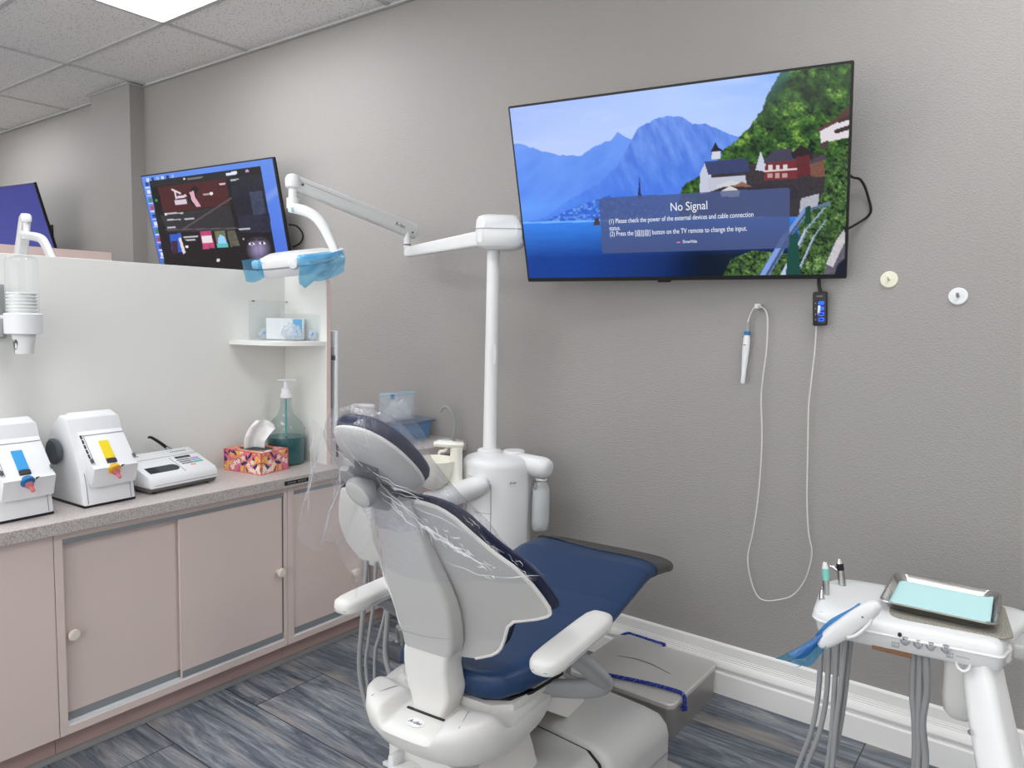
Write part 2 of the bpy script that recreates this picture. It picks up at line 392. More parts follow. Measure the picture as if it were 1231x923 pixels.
def text(name, body, size, X, m, parent, align='CENTER', ext=0.0004, world=True, bold=0.0, squeeze=1.0):
    cu = bpy.data.curves.new('lettering', 'FONT'); cu.body = body; cu.size = size; cu.align_x = align; cu.align_y = 'CENTER'; cu.extrude = ext; cu.offset = bold
    o = bpy.data.objects.new('lettering', cu); COL.objects.link(o)
    dg = bpy.context.evaluated_depsgraph_get(); me = bpy.data.meshes.new_from_object(o.evaluated_get(dg))
    bpy.data.objects.remove(o); bpy.data.curves.remove(cu)
    b = MB(); b.bm.from_mesh(me); bpy.data.meshes.remove(me); b.mats = [m]
    for f in b.bm.faces: f.material_index = 0
    bmesh.ops.scale(b.bm, vec=(squeeze, 1, 1), verts=b.bm.verts)
    bmesh.ops.transform(b.bm, matrix=X, verts=b.bm.verts)
    return b.build(name, None, parent, world, flat=True)
def paint(o, cols):
    """per-vertex picture colours (linear RGB)"""
    a = o.data.color_attributes.new('picture', 'FLOAT_COLOR', 'POINT')
    buf = np.ones((len(o.data.vertices), 4), np.float32); buf[:, :3] = cols
    a.data.foreach_set('color', buf.ravel())
def vnoise(x, y, seed=0):
    """smooth value noise on arrays"""
    xi = np.floor(x).astype(int); yi = np.floor(y).astype(int); fx = x-xi; fy = y-yi
    fx = fx*fx*(3-2*fx); fy = fy*fy*(3-2*fy)
    def h(a, b):
        v = np.sin(a*127.1+b*311.7+seed*74.7)*43758.5453; return v-np.floor(v)
    return (h(xi, yi)*(1-fx)+h(xi+1, yi)*fx)*(1-fy)+(h(xi, yi+1)*(1-fx)+h(xi+1, yi+1)*fx)*fy
def fbm(x, y, seed=0, o=4):
    v = 0; a = 0.5
    for i in range(o): v = v+a*vnoise(x*2**i, y*2**i, seed+i); a *= 0.5
    return v
# ================================================================ THE SETTING
X0, X1, Y0 = -9.0, 1.6, -3.6
b = MB(); b.span((X0, Y0, -0.05), (X1, D+0.1, 0)); structure(b.build('floor', M['floor'], flat=True))
b = MB(); b.span((X0, Y0, CEIL), (X1, D+0.1, CEIL+0.05)); structure(b.build('ceiling', M['tile'], flat=True))
b = MB(); b.span((X0, D, 0), (X1, D+0.1, CEIL)); structure(b.build('wall_back', M['wall'], flat=True))
b = MB(); b.span((-5.92, 2.635, 0), (-5.335, D, CEIL)); structure(b.build('wall_pilaster', M['wall'], flat=True))
b = MB(); b.span((X0-0.1, Y0, 0), (X0, D+0.1, CEIL)); structure(b.build('wall_left', M['wall2'], flat=True))
b = MB(); b.span((X1, Y0, 0), (X1+0.1, D+0.1, CEIL)); structure(b.build('wall_right', M['wall2'], flat=True))
# (wall behind the viewer left out; white world light added there fills the room)
# ceiling grid: main bars every 0.61 along x, cross bars every 1.22
b = MB(); w = 0.012
ys = [2.222-0.61*i for i in range(10)]
xs = [-4.09+1.22*i for i in range(-4, 6)]
for y in ys:
    if y > Y0: b.span((X0, y-w, CEIL-0.006), (X1, y+w, CEIL-0.0002))
for x in xs:
    if X0 < x < X1: b.span((x-w, Y0, CEIL-0.0075), (x+w, D, CEIL-0.0002))
structure(b.build('trim_1', M['tbar'], flat=True))
b = MB(); b.span((X0, D-0.022, CEIL-0.022), (-5.92, D, CEIL-0.018)); b.span((X0, D-0.003, CEIL-0.022), (-5.92, D, CEIL))
b.span((-5.335, D-0.022, CEIL-0.022), (X1, D, CEIL-0.018)); b.span((-5.335, D-0.003, CEIL-0.022), (X1, D, CEIL))
b.span((-5.942, 2.613, CEIL-0.02), (-5.313, 2.635, CEIL-0.016)); b.span((-5.335, 2.635, CEIL-0.02), (-5.313, D, CEIL-0.016))
structure(b.build('trim_2', M['tbar'], flat=True))
# tall moulded baseboard
prof = [(0, 0), (0.030, 0), (0.030, 0.082), (0.026, 0.087), (0.022, 0.088), (0.022, 0.094), (0.027, 0.099), (0.030, 0.108), (0.028, 0.120), (0.022, 0.130),
        (0.018, 0.134), (0.018, 0.138), (0.015, 0.139), (0.015, 0.145), (0.012, 0.146), (0.012, 0.151), (0.010, 0.152), (0.010, 0.188), (0.006, 0.193), (0, 0.195)]
b = MB(); b.prism([(-a, z) for a, z in prof], X1+2.44, frame((-2.44, D, 0), (0, 1, 0), (0, 0, 1)))
structure(b.build('baseboard_back', M['base'], angle=25))
b = MB(); q = [(0, 0)]+[(0.016*math.cos(a), 0.016*math.sin(a)) for a in [i*PI/12 for i in range(7)]]
b.prism([(x, z) for x, z in q], 2.3, frame((-2.49, 2.5, 0), (1, 0, 0), (0, 0, 1)))
structure(b.build('trim_3', M['trim'], angle=50))

# lay-in ceiling lights
for i, (x, y, lab) in enumerate([(-4.09, 1.612, 'lit white ceiling light panel in the tile grid above the left bay'), (-0.43, 1.612, 'lit ceiling light panel overhead, nearest the wall television'),
                      (-4.09, -0.828, 'lit ceiling light panel behind the viewer on the left'), (-0.43, -1.438, 'lit ceiling light panel behind the viewer on the right'),
                      (-7.75, 1.612, 'lit ceiling light panel at the far left of the room'), (-1.65, -2.658, 'lit ceiling light panel at the back of the room'), (-2.87, 0.392, 'lit ceiling light panel above the pink cabinets, out of view')]):
    t = thing('ceiling_light', lab, 'light', (x+0.61, y+0.305, CEIL-0.01), group='ceiling lights')
    b = MB(); x0, x1, y0, y1 = x+w, x+1.22-w, y+w, y+0.61-w
    for lo, hi in (((x0, y0), (x1, y0+.012)), ((x0, y1-.012), (x1, y1)), ((x0, y0), (x0+.012, y1)), ((x1-.012, y0), (x1, y1))):
        b.span((lo[0], lo[1], CEIL-0.012), (hi[0], hi[1], CEIL-0.0003))
    b.build('frame', M['tbar'], t, flat=True)
    b = MB(); b.span((x0+.012, y0+.012, CEIL-0.008), (x1-.012, y1-.012, CEIL-0.0003)); b.build('diffuser', M['light'], t, flat=True)

# ================================================================ PANELS OF A TELEVISION
def homog(src, dst):
    A = []
    for (x, y), (u, v) in zip(src, dst):
        A.append([x, y, 1, 0, 0, 0, -u*x, -u*y, -u]); A.append([0, 0, 0, x, y, 1, -v*x, -v*y, -v])
    return np.linalg.svd(np.array(A))[2][-1].reshape(3, 3)
def apply(Hm, x, y):
    d = Hm[2, 0]*x+Hm[2, 1]*y+Hm[2, 2]; return (Hm[0, 0]*x+Hm[0, 1]*y+Hm[0, 2])/d, (Hm[1, 0]*x+Hm[1, 1]*y+Hm[1, 2])/d
def tv_frame(center, yaw, pitch, roll):
    """screen frame: x right, y up, z towards the viewer"""
    y_, p_, r_ = R(yaw), R(pitch), R(roll)
    f = Vector((math.sin(y_)*math.cos(p_), math.cos(y_)*math.cos(p_), math.sin(p_))); a = Vector((math.cos(y_), -math.sin(y_), 0)); u = a.cross(f)
    x = a*math.cos(r_)+u*math.sin(r_); up = -a*math.sin(r_)+u*math.cos(r_)
    return frame(center, x, up)
def television(name, label, X, W, Hh, picmat, nu, nv, painter, bez=0.008, chin=0.016, depth=0.020, wall_y=D):
    t = thing(name, label, 'television', X.translation)
    b = MB()
    b.prism(rrect(W, Hh, 0.006), depth, X @ Matrix.Translation((0, 0, -depth)), M['black'], 0.002, 1)
    b.prism(rrect(W*0.55, Hh*0.5, 0.02), 0.03, X @ Matrix.Translation((0, -Hh*0.12, -depth-0.03)), M['blackm'], 0.006, 1)
    b.build('housing', None, t)
    b = MB(); x0, x1, y0, y1 = -W/2+bez, W/2-bez, -Hh/2+chin, Hh/2-bez
    b.grid(lambda u, v: (x0+(x1-x0)*u, y1+(y0-y1)*v, 0.0012), nu, nv, X=X)
    s = b.build('screen', picmat, t, flat=True)
    co = np.array([(X.inverted() @ (WM[s.name] @ v.co))[:2] for v in s.data.vertices])
    paint(s, painter((co[:, 0]-x0)/(x1-x0), (y1-co[:, 1])/(y1-y0)))
    # wall bracket
    b = MB(); n = X.to_3x3() @ Vector((0, 0, 1)); back = X @ Vector((0, -Hh*0.06, -depth-0.03))
    hx = back.x; wallp = Vector((hx, wall_y-0.012, back.z))
    b.box((hx, wall_y-0.006, back.z), (0.12, 0.012, 0.24), M['blackm'], 0.003)
    if (wallp-back).length > 0.02: b.tube([wallp, (wallp+back)/2, back+n*0.01], 0.022, M['blackm'], 10, 4)
    b.build('wall_bracket', None, t)
    return t, (x0, x1, y0, y1)

def L3(c): return np.array([lin(c[0]), lin(c[1]), lin(c[2])])
def mixc(A, B, t): return A*(1-t[:, None])+B*t[:, None]
def poly_in(px, py, P):
    ins = np.zeros(px.shape, bool); n = len(P)
    for i in range(n):
        x1, y1 = P[i]; x2, y2 = P[(i+1) % n]
        c = ((y1 > py) != (y2 > py)) & (px < (x2-x1)*(py-y1)/((y2-y1) if y2 != y1 else 1e-9)+x1)
        ins ^= c
    return ins
def seg_d(px, py, a, c):
    ax, ay = a; bx, by = c; t = np.clip(((px-ax)*(bx-ax)+(py-ay)*(by-ay))/((bx-ax)**2+(by-ay)**2), 0, 1)
    return np.hypot(px-ax-t*(bx-ax), py-ay-t*(by-ay))
TVQ = [(616, 133), (1021.5, 78), (1013.5, 330), (640.5, 335)]
UNIT = [(0, 0), (1, 0), (1, 1), (0, 1)]
TVH = homog(UNIT, TVQ); TVI = homog(TVQ, UNIT)
def lake_view(u, v):
    x, y = apply(TVH, u, v)
    # sky
    c = mixc(L3((150, 178, 255))[None].repeat(len(x), 0), L3((176, 202, 252))[None].repeat(len(x), 0), np.clip((x-620)/200, 0, 1))
    t = np.clip((y-110)/90, 0, 1)*np.exp(-((x-690)/110)**2); c = mixc(c, L3((196, 214, 255))[None].repeat(len(x), 0), t*0.8)
    c = mixc(c, L3((116, 166, 250))[None].repeat(len(x), 0), np.clip((x-800)/110, 0, 1)*np.clip((150-y)/60, 0, 1)*0.7)
    cl = np.clip(fbm(x/55, y/16, 3)-0.42, 0, 1)*1.2; c = mixc(c, L3((206, 220, 255))[None].repeat(len(x), 0), np.clip(cl, 0, 0.5))
    def ridge(P, rough, seed):
        xs, yy = zip(*P); return np.interp(x, xs, yy)+(fbm(x/9, x*0+seed, seed)-0.5)*rough
    # far mountain on the left
    r = ridge([(610, 174), (630, 176), (650, 183), (672, 188), (700, 189), (715, 179), (735, 172), (744, 161), (756, 168), (775, 176), (800, 200), (1020, 210)], 5, 1)
    m = y > r; n = fbm(x/14+y/20, y/18, 5); d = np.clip((y-r)/85, 0, 1)
    mc = mixc(mixc(L3((92, 140, 236))[None].repeat(len(x), 0), L3((116, 162, 250))[None].repeat(len(x), 0), n), L3((72, 130, 244))[None].repeat(len(x), 0), d*0.6); c[m] = mc[m]
    # main peak
    r = ridge([(610, 275), (660, 262), (690, 240), (722, 222), (742, 205), (756, 180), (768, 156), (785, 146), (806, 141), (820, 142), (832, 150), (850, 152), (870, 160), (900, 172), (1020, 215)], 5, 2)
    m = y > r; n = fbm(x/7-y/16, y/22+x/30, 8, 5)
    mc = mixc(L3((78, 122, 220))[None].repeat(len(x), 0), L3((118, 160, 246))[None].repeat(len(x), 0), np.clip((n-0.25)*1.5, 0, 1))
    mc = mixc(mc, L3((58, 118, 236))[None].repeat(len(x), 0), np.clip((y-180)/70, 0, 1)*0.7); c[m] = mc[m]
    # haze bank at the left foot
    t = np.clip(1-np.abs(y-(252-(x-640)*0.12))/18, 0, 1)*np.clip((720-x)/80, 0, 1); c = mixc(c, L3((104, 164, 255))[None].repeat(len(x), 0), t*0.8)
    # lit rocky foot of the mountain
    r = np.interp(x, [610, 655, 700, 735, 760, 800], [275, 268, 248, 236, 245, 250]); m = (y > r) & (y < 268) & (x < 800)
    n = fbm(x/3.0, y/2.5, 11, 3); mc = mixc(L3((48, 104, 214))[None].repeat(len(x), 0), L3((126, 172, 246))[None].repeat(len(x), 0), np.clip((n-0.42)*3, 0, 1)); c[m] = mc[m]
    # lake
    shore = 268-(x-640)*0.028; m = y > shore; d = np.clip((y-shore)/66, 0, 1)
    lc = mixc(L3((56, 134, 240))[None].repeat(len(x), 0), L3((16, 62, 148))[None].repeat(len(x), 0), np.clip(d*1.5, 0, 1))
    lc = mixc(lc, L3((8, 34, 84))[None].repeat(len(x), 0), np.clip((x-690)/140, 0, 1)*np.clip(d*1.3, 0, 1))
    lc = lc*(0.88+0.24*fbm(x/16, y/2.2, 13))[:, None]; c[m] = lc[m]
    m = (y > shore) & (y < shore+2.2); c[m] = L3((110, 176, 255))
    # dark reflection, lower right of the water
    t = np.clip((x-800)/45, 0, 1)*np.clip((y-296)/12, 0, 1); c = mixc(c, L3((14, 26, 36))[None].repeat(len(x), 0), t*0.9)
    # wooded hillside
    edge = np.interp(y, [70, 90, 110, 130, 150, 170, 184, 200, 225, 240, 330], [945, 938, 926, 917, 905, 884, 868, 862, 822, 818, 818])+(fbm(y/5, y*0+2, 21)-0.5)*7
    m = (x > edge) & (y < 262)
    n = fbm(x/6.5, y/5.5, 31, 3)*.62+fbm(x/2.2, y/2.0, 33, 2)*.5; big = fbm(x/20-y/34, y/16+x/40, 35, 3); g = np.clip((n-0.26)*1.9, 0, 1)
    g2 = np.clip(g*(0.12+np.clip((big-.12)*1.9, 0, 1.25)), 0, 1); hc = mixc(mixc(L3((12, 26, 20))[None].repeat(len(x), 0), L3((66, 112, 44))[None].repeat(len(x), 0), np.clip(g2*2, 0, 1)), L3((164, 196, 78))[None].repeat(len(x), 0), np.clip(g2*2-1, 0, 1))
    hc = mixc(hc, L3((52, 104, 96))[None].repeat(len(x), 0), np.clip((130-y)/40, 0, 1)*np.clip((edge+18-x)/14, 0, 1)); c[m] = hc[m]
    # lower garden and bushes
    m = (poly_in(x, y, [(958, 262), (985, 232), (990, 205), (1022, 168), (1022, 300), (990, 335), (946, 335), (960, 290)]) | poly_in(x, y, [(866, 338), (880, 312), (905, 302), (948, 306), (950, 338)]))
    n = fbm(x/4.2, y/3.6, 41, 3)*.55+fbm(x/1.8, y/1.7, 43, 2)*.55; k = np.clip((n-0.30)*1.9, 0, 1)*np.clip(.45+fbm(x/12, y/11, 45, 2)*1.1, 0, 1)
    gc = mixc(mixc(L3((14, 26, 18))[None].repeat(len(x), 0), L3((84, 122, 62))[None].repeat(len(x), 0), np.clip(k*2, 0, 1)), L3((190, 214, 140))[None].repeat(len(x), 0), np.clip(k*2-1, 0, 1)); c[m] = gc[m]
    def P(pts, col, jitter=0.0):
        m = poly_in(x, y, pts); cc = L3(col); c[m] = cc if not jitter else cc[None]*(1-jitter/2+jitter*fbm(x/2, y/2, 51)[m][:, None])
    # village: ground of houses
    P([(838, 240), (846, 210), (900, 200), (950, 190), (990, 185), (990, 232), (962, 262), (838, 262)], (58, 52, 56), .8)
    P([(842, 235), (842, 210), (848, 198), (854, 208), (860, 232)], (196, 200, 220)); P([(852, 232), (852, 216), (896, 212), (898, 230)], (190, 194, 210))
    P([(847, 196), (898, 192), (901, 208), (852, 212)], (58, 66, 108), .3); P([(856, 194), (856, 184), (866, 182), (866, 193)], (210, 212, 224))
    P([(854, 185), (858, 178), (860, 172), (863, 178), (869, 183)], (34, 36, 44)); P([(862, 232), (862, 224), (880, 218), (894, 223), (894, 232)], (206, 206, 214))
    P([(908, 206), (914, 183), (920, 200), (921, 208)], (198, 202, 220))
    P([(918, 194), (930, 182), (950, 180), (956, 192), (956, 196), (918, 198)], (66, 64, 84), .3); P([(950, 186), (962, 176), (974, 184), (976, 192), (952, 192)], (44, 32, 36))
    P([(920, 197), (956, 194), (958, 216), (918, 219)], (116, 46, 52), .3); P([(956, 190), (972, 188), (974, 212), (958, 214)], (98, 40, 46), .3)
    for k in range(3):
        P([(923+k*9, 200), (928+k*9, 199.6), (928+k*9, 206), (923+k*9, 206.4)], (214, 206, 206)); P([(922+k*9, 210), (928+k*9, 209.6), (928+k*9, 215), (922+k*9, 215.4)], (190, 150, 150))
    P([(918, 207), (957, 204), (957, 206), (918, 209)], (220, 200, 200)); P([(972, 196), (988, 188), (990, 194), (990, 214), (974, 214)], (120, 82, 66), .5); P([(972, 196), (990, 188), (992, 193), (973, 199)], (70, 66, 80))
    P([(984, 158), (1003, 148), (1022, 138), (1022, 166), (986, 174)], (222, 216, 222)); P([(980, 158), (1004, 144), (1022, 126), (1022, 140), (984, 160)], (88, 58, 56), .3)
    P([(1002, 158), (1022, 151), (1022, 157), (1002, 163)], (58, 44, 44)); P([(1006, 146), (1022, 140), (1022, 145), (1006, 150)], (66, 50, 48)); P([(984, 175), (994, 170), (994, 180), (984, 182)], (74, 62, 58))
    P([(838, 238), (870, 226), (905, 222), (960, 226), (958, 240), (838, 246)], (52, 48, 56), .9); P([(962, 240), (984, 234), (982, 250), (960, 258)], (176, 178, 190), .4)
    P([(880, 226), (892, 220), (904, 226)], (140, 100, 80)); P([(866, 232), (878, 225), (890, 231), (888, 238), (868, 238)], (214, 210, 212))
    # path and shadow on the right edge
    P([(988, 335), (1000, 296), (1014, 280), (1016, 335)], (96, 92, 104), .9); P([(992, 318), (1004, 290), (1014, 276), (1014, 292), (1000, 322)], (198, 194, 200), .5); P([(1000, 335), (1006, 318), (1016, 310), (1016, 335)], (20, 26, 46))
    # church spire and boat by the shore
    P([(768, 240), (769.5, 226), (770.5, 212), (771.5, 226), (773, 240)], (40, 52, 96)); P([(716, 272), (718, 264), (722, 262), (724, 272)], (70, 60, 70))
    # railing
    for a, q, wd, col in (((914, 340), (945, 286), 5.0, (128, 158, 226)), ((945, 286), (968, 254), 3.6, (120, 148, 206)), ((968, 254), (996, 246), 1.6, (110, 136, 176)), ((938, 340), (950, 318), 4.6, (186, 198, 224)),
                          ((950, 318), (968, 278), 2.2, (176, 194, 214)), ((968, 278), (990, 252), 1.4, (150, 176, 186)), ((958, 330), (978, 285), 1.4, (170, 190, 210)), ((978, 285), (992, 266), 1.0, (150, 176, 186))):
        m = seg_d(x, y, a, q) < wd; c[m] = L3(col); m = seg_d(x, y, (a[0]+wd*.6, a[1]), (q[0]+wd*.6, q[1])) < wd*.35; c[m] = L3([k*.55 for k in col])
    P([(944, 335), (948, 284), (958, 280), (962, 335)], (22, 74, 64), .3); P([(966, 272), (968, 250), (974, 248), (974, 270)], (24, 70, 50), .3)
    # message panel, translucent slate blue
    m = poly_in(x, y, [(722.5, 241.5), (725, 239.6), (945, 227), (948.6, 228), (948.4, 296), (946, 299), (729, 305.5), (726.5, 304)])
    c[m] = c[m]*0.14+L3((74, 88, 134))*0.86
    return c
TVX = tv_frame((-1.185, 2.496, 1.918), -9.289, 16.886, 0.568)
TVW, TVHH = 1.20, 1.20/1.76
tv, SCR = television('wall_television', 'large black television tilted on the grey wall, showing a lakeside village', TVX, TVW, TVHH, M['tv'], 430, 236, lake_view)
def scr(px, py, dz=0.003):
    u, v = apply(TVI, px, py); return Vector((SCR[0]+(SCR[1]-SCR[0])*u, SCR[3]+(SCR[2]-SCR[3])*v, dz))
scrn = [c for c in tv.children if c.name.startswith('screen')][0]
def caption(body, px, py, pxh, align='LEFT', m='tvtext', bold=0.0, nm='caption', sq=0.715):
    p = scr(px, py); q = scr(px, py-pxh); size = (q-p).length
    return text(nm, body, size, TVX @ Matrix.Translation(p), M[m], scrn, align, 0.0002, True, bold, sq)
caption('No Signal', 829, 249.5, 14.5, 'CENTER', sq=.83)
caption('(1) Please check the power of the external devices and cable connection', 734.5, 267.6, 8.0)
caption('status.', 735, 275.8, 7.6)
caption('(2) Press the [@][@] button on the TV remote to change the input.', 735.5, 282.5, 8.0)
caption('Show/Hide', 822, 291.6, 5.4)
b = MB(); p = scr(817, 292.2); b.box((p.x, p.y, p.z), (0.014, 0.004, 0.0005), None); bmesh.ops.transform(b.bm, matrix=TVX, verts=b.bm.verts); b.build('caption_dash', M['tvpink'], scrn, flat=True)
b = MB(); b.prism(rrect(0.05, 0.009, 0.003), 0.02, TVX @ Matrix.Translation((-0.03, -TVHH/2-0.004, -0.026)), M['black'], 0.001, 1); b.build('sensor_bump', None, tv)
# its black cords
b = MB(); pr = TVX @ Vector((TVW/2-0.02, 0.02, -0.035))
b.tube([pr]+[onY(px, py, yy) for px, py, yy in ((1024, 212.5, 2.68), (1033, 215, 2.70), (1039, 223, 2.715), (1044, 238, 2.725), (1047, 252, 2.728), (1043, 260, 2.727), (1033, 267, 2.715), (1021, 274, 2.69), (1012, 278, 2.67))], 0.0042, None, 8)
b.build('power_cord', M['black'], tv)
b = MB(); b.tube([(-0.70, 2.71, 1.60), (-0.699, 2.715, 1.575), (-0.694, 2.716, 1.555)], 0.006, None, 10); b.build('hub_lead', M['black'], tv)

# television of the next bay
MQ = [(173.5, 215.5), (328.3, 197.5), (353.5, 343), (203.5, 350)]
MH = homog(UNIT, MQ)
def desktop_view(u, v):
    x, y = apply(MH, u, v); N = len(x)
    c = mixc(L3((96, 142, 236))[None].repeat(N, 0), L3((72, 112, 220))[None].repeat(N, 0), np.clip(v*1.2, 0, 1)); c = c*(0.9+0.2*fbm(u*4, v*4, 2))[:, None]
    st = np.clip(1-np.abs((v-0.62)-(u-0.5)*-0.75)/0.05, 0, 1)*0.25; c = mixc(c, L3((190, 205, 240))[None].repeat(N, 0), st)
    # icons on the left and the top
    for k in range(13):
        yy = 0.07+k*0.072; m = (np.abs(u-0.035) < 0.014) & (np.abs(v-yy) < 0.017); c[m] = L3([(40, 60, 140), (225, 230, 245), (70, 130, 80), (190, 60, 50)][k % 4])
        m = (np.abs(u-0.035) < 0.02) & (np.abs(v-yy-0.03) < 0.005); c[m] = L3((214, 224, 248))
    for k in range(6):
        m = (np.abs(u-(0.05+k*0.042)) < 0.011) & (np.abs(v-0.035) < 0.016); c[m] = L3([(210, 220, 245), (30, 50, 120), (150, 180, 240)][k % 3])
    W = poly_in(x, y, [(183.3, 220.5), (315.5, 206), (333.5, 310), (331, 332), (206, 338)])
    c[W] = L3((20, 20, 24))
    def P(pts, col, j=0.0):
        m = poly_in(x, y, pts); c[m] = L3(col)[None]*(1-j/2+j*fbm(x/3, y/3, 9)[m][:, None]) if j else L3(col)
    P([(183, 221), (280, 211), (282, 219), (185, 229)], (34, 34, 38)); P([(192, 229), (276, 220), (281, 251), (198, 263)], (74, 26, 30), .5); P([(187, 230), (194, 229), (202, 262), (194, 264)], (6, 6, 8))
    P([(231, 246), (233, 235), (238, 227), (244, 231), (241, 239), (243, 246), (248, 253), (238, 253)], (30, 18, 22)); P([(233, 236), (238, 234), (240, 242), (247, 253), (242, 254), (236, 246)], (220, 170, 190))
    P([(215, 245), (229.5, 244.5), (230, 250), (216, 251.5)], (214, 200, 214))
    m = seg_d(x, y, (212, 232), (222, 237)) < 1; c[m] = L3((230, 214, 224)); m = seg_d(x, y, (215, 233), (217, 243)) < 1; c[m] = L3((230, 214, 224)); m = seg_d(x, y, (219, 242), (228, 240)) < 1.5; c[m] = L3((226, 208, 220))
    m = np.hypot(x-259, y-237.7) < 2; c[m] = L3((236, 234, 238)); m = seg_d(x, y, (250, 238.6), (256, 238)) < 1; c[m] = L3((180, 160, 165)); m = seg_d(x, y, (269, 226.5), (274.5, 226)) < .9; c[m] = L3((220, 200, 204))
    P([(198, 264), (281, 252), (288, 283), (207, 285)], (46, 46, 50), .4); P([(280, 219), (317, 215), (325, 262), (288, 266)], (28, 32, 46), .9)
    P([(303, 237), (317, 235), (325, 275), (311, 280)], (58, 68, 92), .9); P([(290, 266), (326, 262), (329, 285), (293, 285)], (38, 42, 62), .9)
    m = seg_d(x, y, (205, 282), (290, 280)) < .8; c[m] = L3((84, 84, 90)); m = seg_d(x, y, (226, 281), (282, 244)) < .9; c[m] = L3((90, 84, 86))
    for (a, q) in (((205, 262), (225, 261)), ((207, 270), (222, 269)), ((228, 268.5), (238, 268)), ((207, 279.6), (216, 279)), ((282, 222), (290, 221)), ((292, 281), (304, 280.5)), ((297, 293), (306, 292.5)), ((227, 291), (243, 290)), ((229, 294.5), (240, 294))):
        m = seg_d(x, y, a, q) < .9; c[m] = L3((190, 190, 198))
    m = np.hypot(x-204.5, y-262.5) < 1.6; c[m] = L3((226, 226, 232)); m = np.hypot(x-230.5, y-303) < 1.8; c[m] = L3((236, 236, 240)); m = np.hypot(x-268, y-319) < 2; c[m] = L3((220, 220, 226))
    P([(209, 288), (223, 286), (226, 309), (213, 312)], (36, 92, 196), .3); P([(211, 296), (219, 296), (220, 311), (213, 312)], (60, 34, 50)); P([(220, 293), (223, 291), (229, 310), (226, 312)], (226, 214, 218))
    P([(246, 284), (259, 283), (264, 304), (250, 306)], (190, 70, 120), .9); P([(248, 290), (259.5, 289), (261, 297), (249.5, 298)], (232, 224, 230)); P([(263, 284), (275, 283), (279, 303), (267, 304)], (112, 116, 84), .6)
    P([(267, 293), (270, 288), (275, 290), (278, 298), (268, 299)], (150, 208, 250)); P([(266, 299), (279, 298), (279.5, 303), (267, 304)], (92, 190, 190)); P([(278, 284), (287, 282.5), (293, 301), (282, 302.5)], (92, 92, 78), .9)
    m = W & (y > 288) & (x > 298); f_ = np.clip(1.25-np.hypot((x-314.5)/15, (y-305)/17)*1.25, 0, 1)[m]**1.3*np.where(y[m] < 291.5, .35, 1); c[m] = L3((20, 20, 24))[None]*(1-f_[:, None])+L3((150, 138, 178))[None]*f_[:, None]; m = seg_d(x, y, (313, 299), (315, 312)) < 1.0; c[m] = c[m]*0.8
    for ex in (306.5, 318.5):
        m = np.hypot((x-ex)/3.6, (y-299+(ex-306)*.09)/1.7) < 1; c[m] = L3((236, 232, 244)); m = np.hypot(x-ex, y-299+(ex-306)*.09) < 1.5; c[m] = L3((40, 34, 52)); m = seg_d(x, y, (ex-5, 295-(ex-306)*.09), (ex+4, 293.6-(ex-306)*.09)) < .9; c[m] = L3((44, 36, 54))
    P([(276, 213.6), (288.6, 211), (289, 214.6), (276.6, 217)], (226, 234, 252)); m = np.hypot(x-300.3, y-211.5) < 1.9; c[m] = L3((206, 150, 196))
    m = np.hypot(x-226.6, y-219.4) < 1.2; c[m] = L3((230, 230, 235)); m = seg_d(x, y, (231, 219.5), (248, 217.4)) < .8; c[m] = L3((120, 120, 126)); m = np.hypot(x-192.6, y-245.5) < 1.6; c[m] = L3((50, 160, 90))
    return c
mt, MSCR = television('bay_television', 'black television above the white divider, showing a dark web page', tv_frame((-4.14, 2.53, 1.930), -6.0, 12.0, 0.6), 1.205, 0.70, M['mon'], 250, 144, desktop_view)
b = MB(); b.tube([onY(347, 270, 2.66), onY(357, 272, 2.70), onY(364, 282, 2.72), onY(361, 292, 2.72), onY(352, 297, 2.70)], 0.005, None, 8); b.build('power_cord', M['black'], mt)
def plain_view(u, v):
    c = mixc(L3((58, 62, 142))[None].repeat(len(u), 0), L3((70, 76, 158))[None].repeat(len(u), 0), v)
    m = (seg_d(u*1.75, v, (1.43, 0.76), (1.46, 0.86)) < 0.012); c[m] = L3((160, 165, 215)); return c
television('corner_television', 'black television with a plain violet screen, at the far left', tv_frame((-6.93, 2.40, 2.02), -8.0, 16.0, 0.5), 1.22, 0.70, M['mon2'], 60, 36, plain_view)

# ================================================================ SMALL THINGS ON THE BACK WALL
for px, py, m, lab in ((1069, 336, 'cream2', 'round cream wall hook with a short peg, the one nearer the television'), (1152, 356, 'plastic', 'round white wall hook with a grey peg, right of the cream one')):
    p = onY(px, py, D); t = thing('wall_hook', lab, 'hook', p, group='round hooks on the grey wall')
    b = MB(); b.lathe([(0, 0), (0.027, 0), (0.027, 0.004), (0.025, 0.006), (0, 0.0065)], axis(p, (0, -1, 0)), None, 40); b.build('disc', M[m], t)
    b = MB(); q = p+Vector((0, -0.006, 0)); b.tube([q, q+Vector((0, -0.013, -0.001)), q+Vector((0, -0.02, 0.004)), q+Vector((0, -0.022, 0.010))], 0.0042, None, 10); b.build('peg', M['greyp'] if m == 'plastic' else M[m], t)
